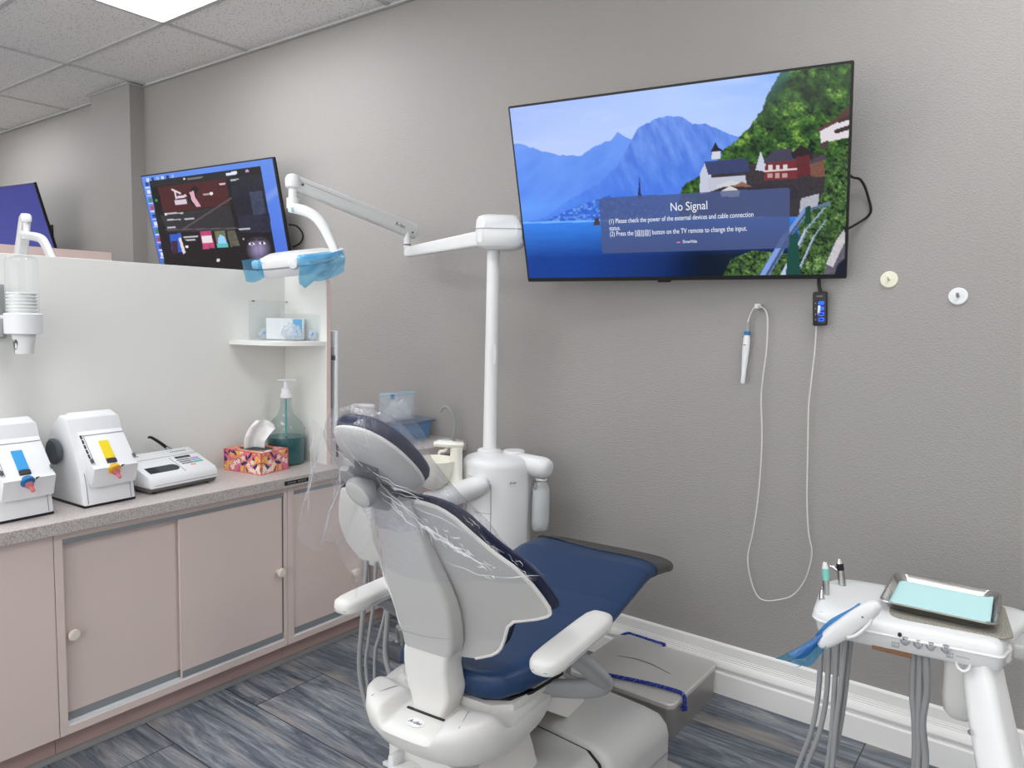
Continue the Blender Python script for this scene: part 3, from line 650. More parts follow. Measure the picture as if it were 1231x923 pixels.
# usb hub
hp = onY(986, 371, 2.713); t = thing('usb_hub', 'small black USB hub with blue lit ports hanging under the television', 'hub', (hp.x, hp.y, hp.z-.062))
X = frame((hp.x, 2.722, hp.z), (0.998, 0, 0.06), (-0.06, 0, 1)); b = MB(); b.prism(rrect(0.046, 0.118, 0.007), 0.019, X, None, 0.003, 2); b.build('housing', M['black'], t)
for i in range(4):
    b = MB(); b.prism(rrect(0.019, 0.0125, 0.004, 3), 0.0008, X @ Matrix.Translation((0.006, 0.019-i*0.019, 0.019)), M['led']); b.prism(rrect(0.012, 0.005, 0.0008, 2), 0.0010, X @ Matrix.Translation((0.006, 0.019-i*0.019, 0.0196)), M['blackm'] if i > 1 else M['led'])
    b.build('port', None, t, flat=True)
    b = MB(); b.lathe([(0.0018, 0), (0.0018, 0.0006), (0, 0.0008)], X @ Matrix.Translation((-0.013, 0.019-i*0.019, 0.019)), None, 12); b.build('switch', M['greyp'], t)
b = MB()
for k in range(5): b.box((-0.008+k*0.0042, 0.043, 0.0193), (0.003, 0.006, 0.0006), None)
bmesh.ops.transform(b.bm, matrix=X, verts=b.bm.verts); b.build('print', M['ink'], t, flat=True)
# camera wand hung on a clip, its cord plugged into the hub
cp = onY(911.5, 368, 2.72); b = MB(); b.box((cp.x, 2.726, cp.z), (0.018, 0.02, 0.018), None, 0.003); b.box((cp.x, 2.709, cp.z-.006), (0.014, 0.016, 0.005), None, 0.0015); b.box((cp.x, 2.702, cp.z+.001), (0.014, 0.004, 0.014), None, 0.0015)
tag(b.build('cord_clip', M['plastic']), 'tiny white clip on the wall, holding the looped white cord', 'clip')
wt = onY(898.5, 398, 2.715); wb = onY(893, 461, 2.715); t = thing('camera_wand', 'white handheld camera wand with a blue collar, hanging on the grey wall', 'dental camera', wb)
d = (wb-wt); Lw = d.length; X = axis(wt, d, (0, 1, 0))
b = MB(); b.lathe([(0.0095, 0.012), (0.0125, 0.03), (0.0128, 0.07), (0.0105, 0.12), (0.0082, 0.16), (0.0085, Lw-0.004), (0.006, Lw), (0, Lw)], X, None, 24); b.build('body', M['plastic'], t)
b = MB(); b.lathe([(0, 0), (0.009, 0), (0.0115, 0.003), (0.0115, 0.014), (0.0098, 0.0145)], X, None, 24); b.build('collar', M['skyd'], t)
b = MB(); b.lathe([(0.0045, -0.034), (0.0055, -0.03), (0.0075, -0.004), (0.0078, 0.001), (0, 0.001)], X, None, 20); b.build('strain_relief', M['hose'], t)
b = MB(); pp = X @ Vector((0.0, 0, 0.05)); b.box(pp+Vector((0, -0.0122, 0)), (0.006, 0.003, 0.036), None, 0.0012, 2, X.to_3x3() @ Matrix.Rotation(PI/2, 3, 'X')); b.build('button', M['greyp'], t)
C = [onY(*p, 2.716) for p in [(898.6, 392), (899.5, 385), (903, 376), (908, 369.5), (913, 368), (919, 371.5), (922.5, 381), (922.5, 400), (921, 425), (917, 455), (915, 480), (916, 520), (914.5, 560), (911, 600), (905, 640), (899, 668), (901, 690),
     (908, 712), (917, 721), (932, 721.5), (952, 716), (966, 700), (973, 682), (976, 662), (972, 640), (970, 600), (971, 540), (972, 490), (975, 460), (979, 425), (981, 400), (981.7, 386)]]
C[0] = X @ Vector((0, 0, -0.033)); C[4].y = 2.706; C[3].y = 2.707
C.append(X.inverted() and (frame((hp.x, 2.722, hp.z), (0.998, 0, 0.06), (-0.06, 0, 1)) @ Vector((-0.002, -0.010, 0.022))))
b = MB(); b.tube(C, 0.0026, None, 8, 5); b.build('cord', M['cord'], t)
b = MB(); q = frame((hp.x, 2.722, hp.z), (0.998, 0, 0.06), (-0.06, 0, 1)); b.box(q @ Vector((0.0, -0.002, 0.024)), (0.008, 0.008, 0.026), None, 0.002); b.build('plug', M['plastic'], t)
# ================================================================ CABINETS AND WORKTOP
FX, KX, BX = -2.45, -2.49, -2.80           # face, kick, back
ZC0, ZC1 = 0.747, 0.787
def cabinet(name, label, y0, y1, doors, knobs, stile=0.045, closed=False, back=None):
    """a low pink cabinet unit: carcass with face frame, grey tracks and sliding doors"""
    bk = back if back is not None else BX
    t = thing(name, label, 'cabinet', ((FX+bk)/2, (y0+y1)/2, 0), group='pink base cabinets')
    b = MB(); y0 += 0.0008; y1 -= 0.0008
    if closed:
        b.span((bk, y0, 0.085), (FX, y1, ZC0-0.001), M['pink'], 0.0015, 1)
        b.build('body', None, t)
    else:
        o0, o1 = doors[0], doors[1]
        b.span((bk, y0, 0.085), (FX-0.05, y1, ZC0-0.001), M['pink'])
        b.span((FX-0.05, y0, 0.085), (FX, y1, 0.112), M['pink'], 0.001, 1); b.span((FX-0.05, y0, 0.722), (FX, y1, ZC0-0.001), M['pink'], 0.001, 1)
        b.span((FX-0.05, y0, 0.112), (FX, o0, 0.722), M['pink']); b.span((FX-0.05, o1, 0.112), (FX, y1, 0.722), M['pink'])
        b.build('body', None, t)
        b = MB(); b.span((FX-0.048, o0, 0.706), (FX-0.001, o1, 0.722)); b.build('upper_track', M['track'], t)
        b = MB(); b.span((FX-0.048, o0, 0.112), (FX-0.002, o1, 0.115))
        for xx in (-0.004, -0.0135, -0.024, -0.034): b.span((FX+xx-0.0012, o0, 0.115), (FX+xx+0.0012, o1, 0.119))
        b.build('lower_track', M['alu'], t, flat=True)
        for (dy0, dy1, dx), kn in zip(doors[2], knobs):
            b = MB(); b.span((FX+dx-0.009, dy0, 0.1195), (FX+dx, dy1, 0.7055), M['pink'], 0.001, 1)
            d = b.build('door', None, t)
            b = MB(); b.span((FX+dx, dy0+0.004, 0.120), (FX+dx+0.0012, dy1-0.002, 0.146)); b.build('bottom_rail', M['track'], d)
            b = MB(); b.span((FX+dx, dy1-0.0045 if dx > -0.02 else dy1-0.002, 0.146), (FX+dx+0.001, dy1, 0.705)); b.build('edge_strip', M['greyd'], d)
            if kn: b = MB(); b.lathe([(0.0085, 0), (0.008, 0.012), (0.015, 0.016), (0.0185, 0.021), (0.0185, 0.026), (0.015, 0.030), (0, 0.0315)], axis((FX+dx, kn[0], kn[1]), (1, 0, 0)), None, 28); b.build('knob', M['knob'], d)
    b = MB(); b.span((KX-0.018, y0, 0.0), (KX, y1, 0.085)); b.build('kick_board', M['pinkd'], t)
    return t
cabinet('base_cabinet', 'pink base cabinet with a plain panel, at the left edge', 0.15, 0.944, None, (), closed=True)
cabinet('base_cabinet', 'pink base cabinet with two sliding doors and cream knobs, under the mixing machines', 0.944, 1.800,
        (0.969, 1.784, [(0.971, 1.372, -0.0245), (1.349, 1.782, -0.005)]), [(0.996, 0.405), (1.760, 0.405)])
cabinet('base_cabinet', 'pink base cabinet with a sliding door, partly behind the chair', 1.800, D-0.012,
        (1.831, 2.66, [(1.833, 2.25, -0.005), (2.23, 2.658, -0.0245)]), [(2.15, 0.30), None])
# worn spots along the plinth
b = MB(); b.span((BX, 0.15, ZC0), (-2.42, 2.28, ZC1), M['counter'], 0.0015, 1)
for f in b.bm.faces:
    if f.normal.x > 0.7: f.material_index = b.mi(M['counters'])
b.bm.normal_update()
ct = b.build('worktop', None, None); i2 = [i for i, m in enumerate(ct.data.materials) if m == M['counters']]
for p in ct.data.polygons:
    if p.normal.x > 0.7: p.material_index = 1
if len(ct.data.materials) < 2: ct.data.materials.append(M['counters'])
tag(ct, 'speckled pale worktop with a thick front edge on the pink cabinets', 'countertop')
b = MB(); b.span((-2.42, 1.766, 0.758), (-2.4188, 1.882, 0.7745), M['black'], 0.0004, 1)
for k in range(11):
    if k != 5: b.span((-2.4188, 1.779+k*0.0085, 0.7625), (-2.4186, 1.7845+k*0.0085, 0.770), M['ink'])
b.build('tape_label', None, ct)
# worktop by the back wall
b = MB(); b.span((-2.80, 2.285, 0.788), (-2.30, D-0.002, 0.834), M['counter'], 0.0015, 1)
sk = b.build('worktop', None, None); tag(sk, 'raised pale worktop with the gooseneck tap, against the back wall', 'countertop')
# floor cabinet carrying it is the third pink unit; fill between
b = MB(); b.span((-2.78, 2.30, ZC0), (-2.44, D-0.012, 0.788)); b.build('riser', M['pink'], sk)
# tap
fp = onY(547, 527, 2.69); fp.x = max(fp.x, -2.42); t = thing('gooseneck_tap', 'grey gooseneck tap rising by the back wall', 'tap', (fp.x, 2.67, 0.834))
x = fp.x; b = MB(); b.lathe([(0.018, 0), (0.018, 0.006), (0.010, 0.012), (0, 0.013)], Matrix.Translation((x, 2.67, 0.834)), None, 24); b.build('base', M['greyp'], t)
q = [onY(*p, 2.67) for p in ((546.5, 520), (546.5, 508), (544.5, 498), (540, 491.5), (535.5, 489.5), (532, 491), (530, 495))]
b = MB(); b.tube([(x, 2.67, 0.835)]+q, 0.0075, None, 14); b.build('spout', M['hose'], t)

# ================================================================ WHITE DIVIDER WITH CORNER SHELF
t = thing('divider', 'white laminate divider with a rounded end panel, standing on the worktop', 'divider', (-2.81, 1.1, ZC1))
b = MB(); b.span((-2.83, 0.15, ZC1), (-2.80, 2.05, 1.612), None, 0.001, 1); b.build('back_panel', M['white'], t)
pr = [(-2.83, ZC1), (-2.515, ZC1)]+[(-2.515-0.055+0.055*math.cos(a), 1.607-0.055+0.055*math.sin(a)) for a in [PI/2*i/8 for i in range(9)]]+[(-2.83, 1.612)]
b = MB(); b.prism([(xx, zz) for xx, zz in pr], 0.022, frame((0, 2.072, 0), (1, 0, 0), (0, 0, 1)), M['white'], 0.0006, 1)
ep = b.build('end_panel', None, t)
b = MB(); outer = pr[1:-1]
rings = []
for xx, zz in outer+[(-2.60, 1.6075)]:
    pass
path = [(-2.515, ZC1+0.0005)]+pr[2:-1]+[(-2.62, 1.6085)]
def offs(P, d):
    out = []
    for i, p in enumerate(P):
        a = Vector(P[max(i-1, 0)]); c = Vector(P[min(i+1, len(P)-1)]); tt = (c-a).normalized(); out.append((p[0]+tt.y*d, p[1]-tt.x*d))
    return out
o2 = offs(path, 0.0016); tm = bmesh.new()
for y in (2.0505, 2.0715): pass
r1 = [[Vector((p[0], y, p[1])) for p in path] for y in (2.0505, 2.0715)]; r2 = [[Vector((p[0], y, p[1])) for p in o2] for y in (2.0505, 2.0715)]
b.loft([[r1[0][i], r2[0][i], r2[1][i], r1[1][i]] for i in range(len(path))], None); b.build('edge_band', M['pinkedge'], ep)
sh = [(-2.80, 2.05)]+[(-2.80+0.284*math.sin(a)**0.92, 2.05-0.276*max(math.cos(a), 0)**0.92) for a in [PI/2*i/16 for i in range(17)]]
b = MB(); b.prism(sh[::-1], 0.018, Matrix.Translation((0, 0, 1.300)), None, 0.0008, 1); b.build('corner_shelf', M['white'], t)
# white perforated strip on the far side of the end panel
t = thing('perforated_strip', 'narrow white perforated board with a dark clip, behind the divider end', 'board', (-2.535, 2.10, 0.94))
b = MB(); b.span((-2.62, 2.094, 0.94), (-2.5045, 2.106, 1.364), None, 0.002, 1); b.build('board', M['plastic'], t)
b = MB()
for r_ in range(40):
    for c_ in range(2): b.span((-2.535+c_*0.013, 2.0925, 0.955+r_*0.0085), (-2.530+c_*0.013, 2.094, 0.959+r_*0.0085))
b.build('perforation', M['ink'], t, flat=True)
b = MB(); b.span((-2.530, 2.088, 1.238), (-2.508, 2.094, 1.258), None, 0.001, 1); b.build('clip', M['greyd'], t)
bk = onY(405.5, 508, 2.2); b = MB(); b.tube([(bk.x, 2.2, ZC1), (bk.x, 2.2, bk.z-0.03), (bk.x, 2.2, bk.z)], 0.006, None, 10, 0); b.lathe([(0.0085, 0), (0.0085, 0.025), (0.006, 0.03), (0, 0.03)], Matrix.Translation((bk.x, 2.2, bk.z-0.02)), None, 16)
tag(b.build('felt_marker', M['black']), 'black marker standing on end behind the white divider', 'marker')

# acrylic holder fixed in the corner above the shelf
t = thing('acrylic_holder', 'clear acrylic corner box screwed above the small shelf', 'holder', (-2.72, 1.97, 1.319))
zb, zt = 1.3195, 1.487
b = MB(); th = 0.003
b.span((-2.7995, 1.865, zb), (-2.7965, 2.047, zt)); b.span((-2.7995, 2.0445, zb), (-2.55, 2.0475, zt-0.055)); b.build('back_plate', M['acrylic'], t, flat=True)
def plate(P, h0, h1):
    a, c = Vector((P[0][0], P[0][1], 0)), Vector((P[1][0], P[1][1], 0)); d = (c-a).normalized(); n = Vector((-d.y, d.x, 0))*th
    r0 = [a, a+n, c+n, c]; b = MB()
    b.loft([[r0[0]+Vector((0, 0, zb)), r0[1]+Vector((0, 0, zb)), r0[1]+Vector((0, 0, h0)), r0[0]+Vector((0, 0, h0))], [r0[3]+Vector((0, 0, zb)), r0[2]+Vector((0, 0, zb)), r0[2]+Vector((0, 0, h1)), r0[3]+Vector((0, 0, h1))]])
    return b.build('front_plate', M['acrylic'], t, flat=True)
plate([(-2.7965, 1.868), (-2.665, 1.925)], zt, zt-0.03); plate([(-2.665, 1.925), (-2.56, 2.045)], zt-0.03, zt-0.06)
for y in (1.883, 1.890):
    b = MB(); b.lathe([(0.0035, 0), (0.0035, 0.002), (0, 0.003)], axis((-2.7965, y, 1.483), (1, 0, 0)), None, 14); b.build('screw', M['greyd'], t)
for xx in (-2.781, -2.774):
    b = MB(); b.lathe([(0.0035, 0), (0.0035, 0.002), (0, 0.003)], axis((xx, 2.0445, 1.483), (0, -1, 0)), None, 14); b.build('screw', M['greyp'], t)
t = thing('supply_box', 'white and pale blue carton lying in the acrylic corner box', 'box', (-2.70, 1.985, zb))
b = MB(); rz = Matrix.Rotation(R(46), 3, 'Z'); b.box((-2.695, 1.978, zb+0.047), (0.155, 0.056, 0.09), M['plastic'], 0.002, 1, rz); b.build('carton', None, t)
b = MB(); b.box(Vector((-2.695, 1.978, zb+0.052))+rz @ Vector((0.052, -0.0285, 0)), (0.038, 0.001, 0.076), M['azure'], 0, 1, rz); b.build('blue_label', None, t)
def crumple(name, c, size, label, seed, m='wrap', amp=0.35, blue=True):
    t = thing(name, label, 'wrapper', (c[0], c[1], c[2]-size[2]/2), group=None)
    b = MB()
    def f(u, v):
        a = u*2*PI; p = v*PI; d = Vector((math.cos(a)*math.sin(p), math.sin(a)*math.sin(p), -math.cos(p)))
        k = 1+amp*mnoise.noise(d*2.3+Vector((seed, 0, 0)))+amp*0.5*mnoise.noise(d*6+Vector((0, seed, 0)))
        return (c[0]+d.x*size[0]/2*k, c[1]+d.y*size[1]/2*k, max(c[2]+d.z*size[2]/2*k, c[2]-size[2]/2+0.0008))
    b.grid(f, 40, 24, None, closeu=True); b.build('wrapper', M[m], t, angle=25)
    if blue: b = MB(); b.box((c[0]+size[0]*0.36, c[1]-size[1]*0.30, c[2]+size[2]*0.12), (size[0]*0.1, size[1]*0.3, size[2]*0.24), None, 0.001, 1, Matrix.Rotation(0.5, 3, 'Z')); b.build('label', M['azure'], t)
    return t
crumple('plastic_wrapper', (-2.755, 1.915, 1.3435), (0.045, 0.05, 0.046), 'small crumpled white wrapper with a blue mark, left in the acrylic box', 3)
crumple('plastic_wrapper', (-2.648, 1.970, 1.354), (0.115, 0.060, 0.068), 'crumpled clear wrapper in the middle front of the acrylic box', 9, blue=False)
crumple('plastic_wrapper', (-2.585, 2.030, 1.3435), (0.045, 0.03, 0.046), 'small crumpled wrapper with a blue mark, right end of the acrylic box', 14)

# ================================================================ CUP DISPENSER ON THE DIVIDER
t = thing('cup_dispenser', 'white wall cup dispenser with a clear tube of stacked paper cups', 'cup dispenser', (-2.72, 0.975, 1.33))
cx, cy = -2.70, 0.975
b = MB(); b.span((-2.7995, 0.915, 1.335), (-2.785, 0.955, 1.51), None, 0.003, 2); b.span((-2.785, 0.925, 1.34), (-2.735, 0.94, 1.40), None, 0.003, 2); b.build('bracket', M['greyp'], t)
b = MB(); b.lathe([(0.0505, 0), (0.0535, 0.002), (0.0535, 0.064), (0.0505, 0.066), (0.047, 0.066), (0.047, 0)], Matrix.Translation((cx, cy, 1.352)), None, 40); b.span((-2.785, cy-0.04, 1.36), (-2.74, cy+0.04, 1.41), None, 0.004); b.build('collar', M['plastic'], t)
b = MB(); b.lathe([(0.0465, 0), (0.0465, 0.165), (0.043, 0.178), (0.03, 0.183), (0, 0.184)], Matrix.Translation((cx, cy, 1.418)), None, 40); b.build('clear_tube', M['acrylic'], t)
b = MB()
for k in range(1):
    pass
b = MB(); b.span((-2.69, 0.992, 1.27), (-2.688, 0.994, 1.271)); b.bm.clear()
for k in range(12):
    z = 1.355+k*0.0108
    b.lathe([(0.037, z-1.3), (0.0385, z+0.0065-1.3), (0.0435, z+0.0070-1.3), (0.0445, z+0.0090-1.3), (0.0435, z+0.0104-1.3), (0.0375, z+0.0100-1.3)], Matrix.Translation((cx, cy, 1.3)), M['paper'], 36)
b.build('cup_stack', None, t)
b = MB(); b.lathe([(0, 0), (0.026, 0), (0.0265, 0.001), (0.034, 0.068), (0.033, 0.068), (0.0255, 0.002), (0, 0.002)], Matrix.Translation((cx, cy, 1.288)), M['paper'], 40)
pc = b.build('paper_cup', None, t)
b = MB()
for (a0, zz, w_, h_, mm) in ((-0.55, 1.318, 0.30, 0.016, 'greyd'), (-0.95, 1.312, 0.22, 0.022, 'ink'), (-1.35, 1.300, 0.30, 0.010, 'ink')):
    P = []
    for k in range(13):
        a = a0-PI/2+w_*math.cos(2*PI*k/12)+0.9; z = zz+h_*math.sin(2*PI*k/12)+0.4*h_*math.cos(2*PI*k/12); r_ = 0.0265+0.0075*(z-1.289)/0.067+0.0004
        P.append((cx+r_*math.cos(a), cy+r_*math.sin(a), z))
    tm = bmesh.new(); tm.faces.new([tm.verts.new(p) for p in P[:-1]]); b.add(tm, M[mm])
b.build('leaf_print', None, pc, flat=True)

# ================================================================ MACHINES ON THE WORKTOP
def mixer(label, yc, accent, cap):
    """impression-material mixing machine; local x towards the viewer side (+X world), y along the worktop"""
    t = thing('mixing_machine', label, 'dental mixing machine', (-2.64, yc, ZC1), group='mixing machines')
    W2 = 0.088; X = Matrix.Translation((-2.64, yc, ZC1)) @ Matrix.Rotation(R(4), 4, 'Z')
    def P(side, d0, d1, m, b, bev=0.004): b.prism(side, d1-d0, X @ frame((0, d1, 0), (1, 0, 0), (0, 0, 1)), m, bev, 2)
    base = [(0.112, 0.008), (0.110, 0.014), (0.100, 0.075), (0.088, 0.115), (0.02, 0.285), (-0.03, 0.295), (-0.085, 0.25), (-0.115, 0.18), (-0.115, 0.008)]
    b = MB(); P(base, -W2, W2, M['plastic'], b, 0.006); b.build('body', None, t)
    b = MB(); P([(0.114, 0), (0.114, 0.008), (-0.116, 0.008), (-0.116, 0)], -W2+0.002, W2-0.002, M['black'], b, 0.001); b.build('foot_strip', None, t)
    # protruding hinged front hood with the sloping lid
    hood = [(0.118, 0.066), (0.138, 0.130), (0.120, 0.142), (-0.004, 0.292), (-0.03, 0.3), (-0.035, 0.28), (0.06, 0.10)]
    b = MB(); P(hood, -W2+0.024, W2-0.001, M['plastic'], b, 0.005); b.build('hood', None, t)
    sl = Vector((-0.124, 0, 0.150)).normalized(); nn = Vector((0.150, 0, 0.124)).normalized(); o = Vector((0.120, 0, 0.1425))
    def onlid(u, y): return o+sl*u+Vector((0, y, 0))+nn*0.0012
    def strip(u0, u1, y0, y1, th, m, name, bev=0.001):
        c = onlid((u0+u1)/2, (y0+y1)/2)+nn*(th/2-0.001); b = MB(); Xf = X @ frame(c, sl, (0, 1, 0)); tb = MB(); b.box((0, 0, 0), (u1-u0, y1-y0, th), None, bev, 1); bmesh.ops.transform(b.bm, matrix=Xf, verts=b.bm.verts); return b.build(name, m, t)
    strip(0.0145, 0.085, -0.012, 0.020, 0.004, M[accent], 'colour_tab')
    strip(0.112, 0.1135, -W2+0.026, W2-0.003, 0.0012, M['ink'], 'lid_seam', 0.0002)
    strip(0.000, 0.1125, -W2+0.036, -W2+0.0375, 0.0012, M['ink'], 'lid_seam', 0.0002)
    for k in range(5): strip(0.024+k*0.019, 0.039+k*0.019, -W2+0.0255, -W2+0.0315, 0.0018, M['inkd'], 'button', 0.0004)
    strip(0.170, 0.180, -W2+0.028, -W2+0.036, 0.0014, M['inkd'], 'badge', 0.0003); strip(0.160, 0.168, -W2+0.028, -W2+0.036, 0.0014, M['red'], 'badge', 0.0003)
    strip(-0.003, 0.012, -0.012, 0.020, 0.006, M['inkd'], 'tab_latch')
    strip(0.004, 0.020, -W2+0.024, -W2+0.034, 0.010, M['greyd'], 'hinge_lug', 0.003); strip(0.004, 0.020, W2-0.010, W2-0.001, 0.010, M['greyd'], 'hinge_lug', 0.003)
    # nozzle: coloured collar with wings and clear pink tip
    nz = X @ Vector((0.133, 0.004, 0.121)); ax = (X.to_3x3() @ Vector((0.80, 0.02, -0.60)))
    A = axis(nz, ax, (0, 1, 0)); b = MB(); b.lathe([(0, -0.012), (0.017, -0.010), (0.0205, -0.004), (0.0205, 0.004), (0.016, 0.009), (0.010, 0.010), (0, 0.010)], A, M[cap], 30); c = b.build('mixing_cap', None, t)
    for sgn in (-1, 1):
        b = MB(); p = nz+Vector((0.002, sgn*0.022, 0.006)); b.loft([[p+Vector((0, 0, -0.004)), p+Vector((0.004, 0, 0.002)), p+Vector((0, 0, 0.005))], [p+Vector((0, sgn*0.012, 0.004)), p+Vector((0.001, sgn*0.012, 0.005)), p+Vector((0, sgn*0.012, 0.006))]]); b.build('wing', M['inkd'], c)
    b = MB(); b.lathe([(0, 0.010), (0.012, 0.0105), (0.011, 0.020), (0.007, 0.024), (0.006, 0.040), (0.0035, 0.043), (0, 0.043)], A, None, 24); b.build('mixing_tip', M['tip'], t)
    # side knobs
    for sgn in (-1, 1):
        A = axis(X @ Vector((-0.035, sgn*W2, 0.175)), X.to_3x3() @ Vector((0, sgn, 0)), (0, 0, 1))
        b = MB(); b.lathe([(0.026, -0.001), (0.026, 0.004), (0.040, 0.008), (0.044, 0.013), (0.044, 0.020), (0.038, 0.025), (0.014, 0.023), (0, 0.022)], A, None, 40); b.build('side_knob', M['slate'], t)
    for yy in (-W2+0.016, W2-0.016):
        b = MB(); b.tube([X @ Vector((0.1125, yy, 0.012)), X @ Vector((0.1015, yy, 0.075)), X @ Vector((0.0895, yy, 0.112))], 0.0009, None, 6, 3); b.build('panel_seam', M['ink'], t)
    return t, X
m2, _ = mixer('white mixing machine with a yellow tab and amber cap, beside the curing unit', 1.145, 'yellow', 'gold')
m1, X = mixer('white mixing machine with a sky blue tab, cut by the left edge', 0.887, 'sky', 'skyd')
b = MB(); p = Vector((-2.70, 1.02, 0.795)); b.tube([p, p+Vector((0.03, 0.006, 0.03)), p+Vector((0.05, 0.0, 0.06)), p+Vector((0.03, -0.01, 0.075)), p+Vector((0.0, 0.0, 0.045)), p+Vector((-0.02, 0.01, 0.002))], 0.0022, None, 8); b.build('lead', M['hose'], m2)

# bench unit with a keypad
t = thing('bench_unit', 'white desktop bench unit with dark display and coloured keypad', 'bench unit', (-2.64, 1.43, ZC1))
fl, fr, bl = onZ(181, 596, ZC1), onZ(262, 579, ZC1), onZ(160, 584, ZC1)
ex = (fr-fl).normalized(); X = frame(fl, ex, Vector((0, 0, 1)).cross(ex))     # x along front, y to the back, z up
w_ = (fr-fl).length; d_ = 0.195
def pr_side(P, x0, x1, m, b, bev=0.003): b.prism(P, x1-x0, X @ frame((x0, 0, 0), (0, 1, 0), (0, 0, 1)), m, bev, 2)
b = MB(); pr_side([(0.012, 0.006), (0, 0.022), (d_, 0.022), (d_-0.01, 0.006)], 0.004, w_-0.004, M['plinth'], b, 0.002); b.build('plinth', None, t)
for fx in (0.03, w_-0.03):
    for fy in (0.03, d_-0.03): b = MB(); b.lathe([(0.010, 0), (0.010, 0.007), (0, 0.007)], X @ Matrix.Translation((fx, fy, 0)), None, 18); b.build('foot', M['black'], t)
b = MB(); pr_side([(0, 0.022), (0, 0.045), (0.012, 0.062), (d_-0.02, 0.118), (d_, 0.112), (d_, 0.022)], 0, w_, M['plastic'], b, 0.004); b.build('housing', None, t)
b = MB(); pr_side([(-0.0006, 0.030), (-0.0006, 0.0315), (0.002, 0.0315), (0.002, 0.030)], 0.02, w_-0.004, M['ink'], b, 0); b.build('seam', None, t, flat=True)
sl = Vector((0, d_-0.032, 0.056)).normalized(); o = Vector((0, 0.012, 0.0624))
def desk(x0, x1, u0, u1, m, name, th=0.0012, bev=0.0, rnd=None):
    c = o+sl*((u0+u1)/2)+Vector(((x0+x1)/2, 0, 0)); Xf = X @ frame(c, (1, 0, 0), sl); b = MB()
    if rnd: b.prism(rrect(x1-x0, u1-u0, rnd), th, Xf, M[m], bev, 1)
    else: b.prism(rrect(x1-x0, u1-u0, 0.0012, 2), th, Xf, M[m], bev, 1)
    return b.build(name, None, t, flat=True)
desk(0.022, 0.145, 0.020, 0.062, 'lcd', 'curved_window', rnd=0.020); desk(0.022, 0.06, 0.020, 0.062, 'lcd', 'curved_window')
desk(0.170, 0.232, 0.094, 0.108, 'lcd', 'display'); desk(0.0, w_, 0.120, 0.1212, 'ink', 'seam', 0.0006)
for r_ in range(3):
    desk(0.165+r_*0.002, 0.215, 0.078-r_*0.014, 0.085-r_*0.014, 'ink', 'key_row'); desk(0.218, 0.256, 0.078-r_*0.014, 0.085-r_*0.014, ('magenta', 'azure', 'green')[r_], 'key_row')
desk(0.195, 0.215, 0.034, 0.041, 'orange', 'key_row'); desk(0.150, 0.1508, 0.0, 0.11, 'ink', 'seam', 0.0006)
for k in range(8): desk(0.180+k*0.0085, 0.1855+k*0.0085, 0.146, 0.152, 'ink', 'print', 0.0005)
for k in range(6): desk(0.012+k*0.0075, 0.017+k*0.0075, 0.150, 0.158, 'ink', 'print', 0.0005)
# curing wand lying behind
t = thing('curing_wand', 'black tipped curved wand resting behind the white bench unit', 'dental wand', (-2.74, 1.50, ZC1))
wa = [onX(*p, -2.755) for p in ((178, 526), (181, 525.5), (186, 528), (193, 532.5), (199, 537), (205, 540.5), (213, 545))]
wa.append(Vector((-2.757, wa[-1].y+0.05, ZC1+0.010)))
b = MB(); b.tube(wa[:5], [0.0035, 0.005, 0.0055, 0.006, 0.0065], M['black'], 14); b.build('tip', None, t)
b = MB(); b.tube(wa[4:7]+[wa[7]], [0.0068, 0.009, 0.010, 0.009], M['chrome'], 14); b.build('handle', None, t)

# tissue box
t = thing('tissue_box', 'flowery pink and orange tissue box in front of the mouthwash bottle', 'tissue box', (-2.65, 1.80, ZC1))
a0, a1, a2 = onZ(314, 571.5, ZC1), onZ(346.5, 563.5, ZC1), onZ(274, 563.5, ZC1)
ex = (a1-a0); ey = (a2-a0); bw, bd, bh = ex.length, min(ey.length, 0.235), 0.089
ex.normalize(); X = frame(a0, ex, ey); 
b = MB(); bx = MB()
N = 44
def face(org, u, v, nu, nv): b.grid(lambda p, q: X @ (Vector(org)+Vector(u)*p+Vector(v)*q), nu, nv)
face((0, 0, 0), (bw, 0, 0), (0, 0, bh), N, N); face((0, bd, 0), (0, -bd, 0), (0, 0, bh), 90, N); face((bw, 0, 0), (0, bd, 0), (0, 0, bh), 60, 24); face((bw, bd, 0), (-bw, 0, 0), (0, 0, bh), 24, 24)
face((0, 0, bh), (bw, 0, 0), (0, bd, 0), N, 90); face((0, bd, 0), (bw, 0, 0), (0, -bd, 0), 4, 4)
o = b.build('carton', M['print'], t, flat=True)
co = np.array([(X.inverted() @ (WM[o.name] @ v.co))[:] for v in o.data.vertices]); x, y, z = co[:, 0]*100, co[:, 1]*100, co[:, 2]*100
uu = np.where(co[:, 0] < 1e-4, y, x); vv = np.where(co[:, 2] > bh-1e-4, y, z)
c = np.tile(L3((226, 120, 138)), (len(x), 1))
rr = np.random.default_rng(11)
for col, nn, sa, sb in (((236, 152, 104), 26, 3.0, 1.2), ((190, 104, 150), 14, 2.2, .9), ((244, 190, 80), 18, 3.2, 1.0), ((52, 40, 112), 24, 2.0, .6), ((222, 96, 104), 12, 1.8, .8), ((60, 46, 120), 12, .9, .8), ((246, 206, 110), 12, 1.6, .5)):
    for k in range(nn):
        px, py, a = rr.uniform(-1, 22), rr.uniform(-1, 22), rr.uniform(0, PI)
        du = (uu-px)*math.cos(a)+(vv-py)*math.sin(a); dv = -(uu-px)*math.sin(a)+(vv-py)*math.cos(a)
        c[(du/(sa*rr.uniform(.6, 1.1)))**2+(dv/(sb*rr.uniform(.6, 1.1))*(1+.3*du/sa))**2 < 1] = L3(col)
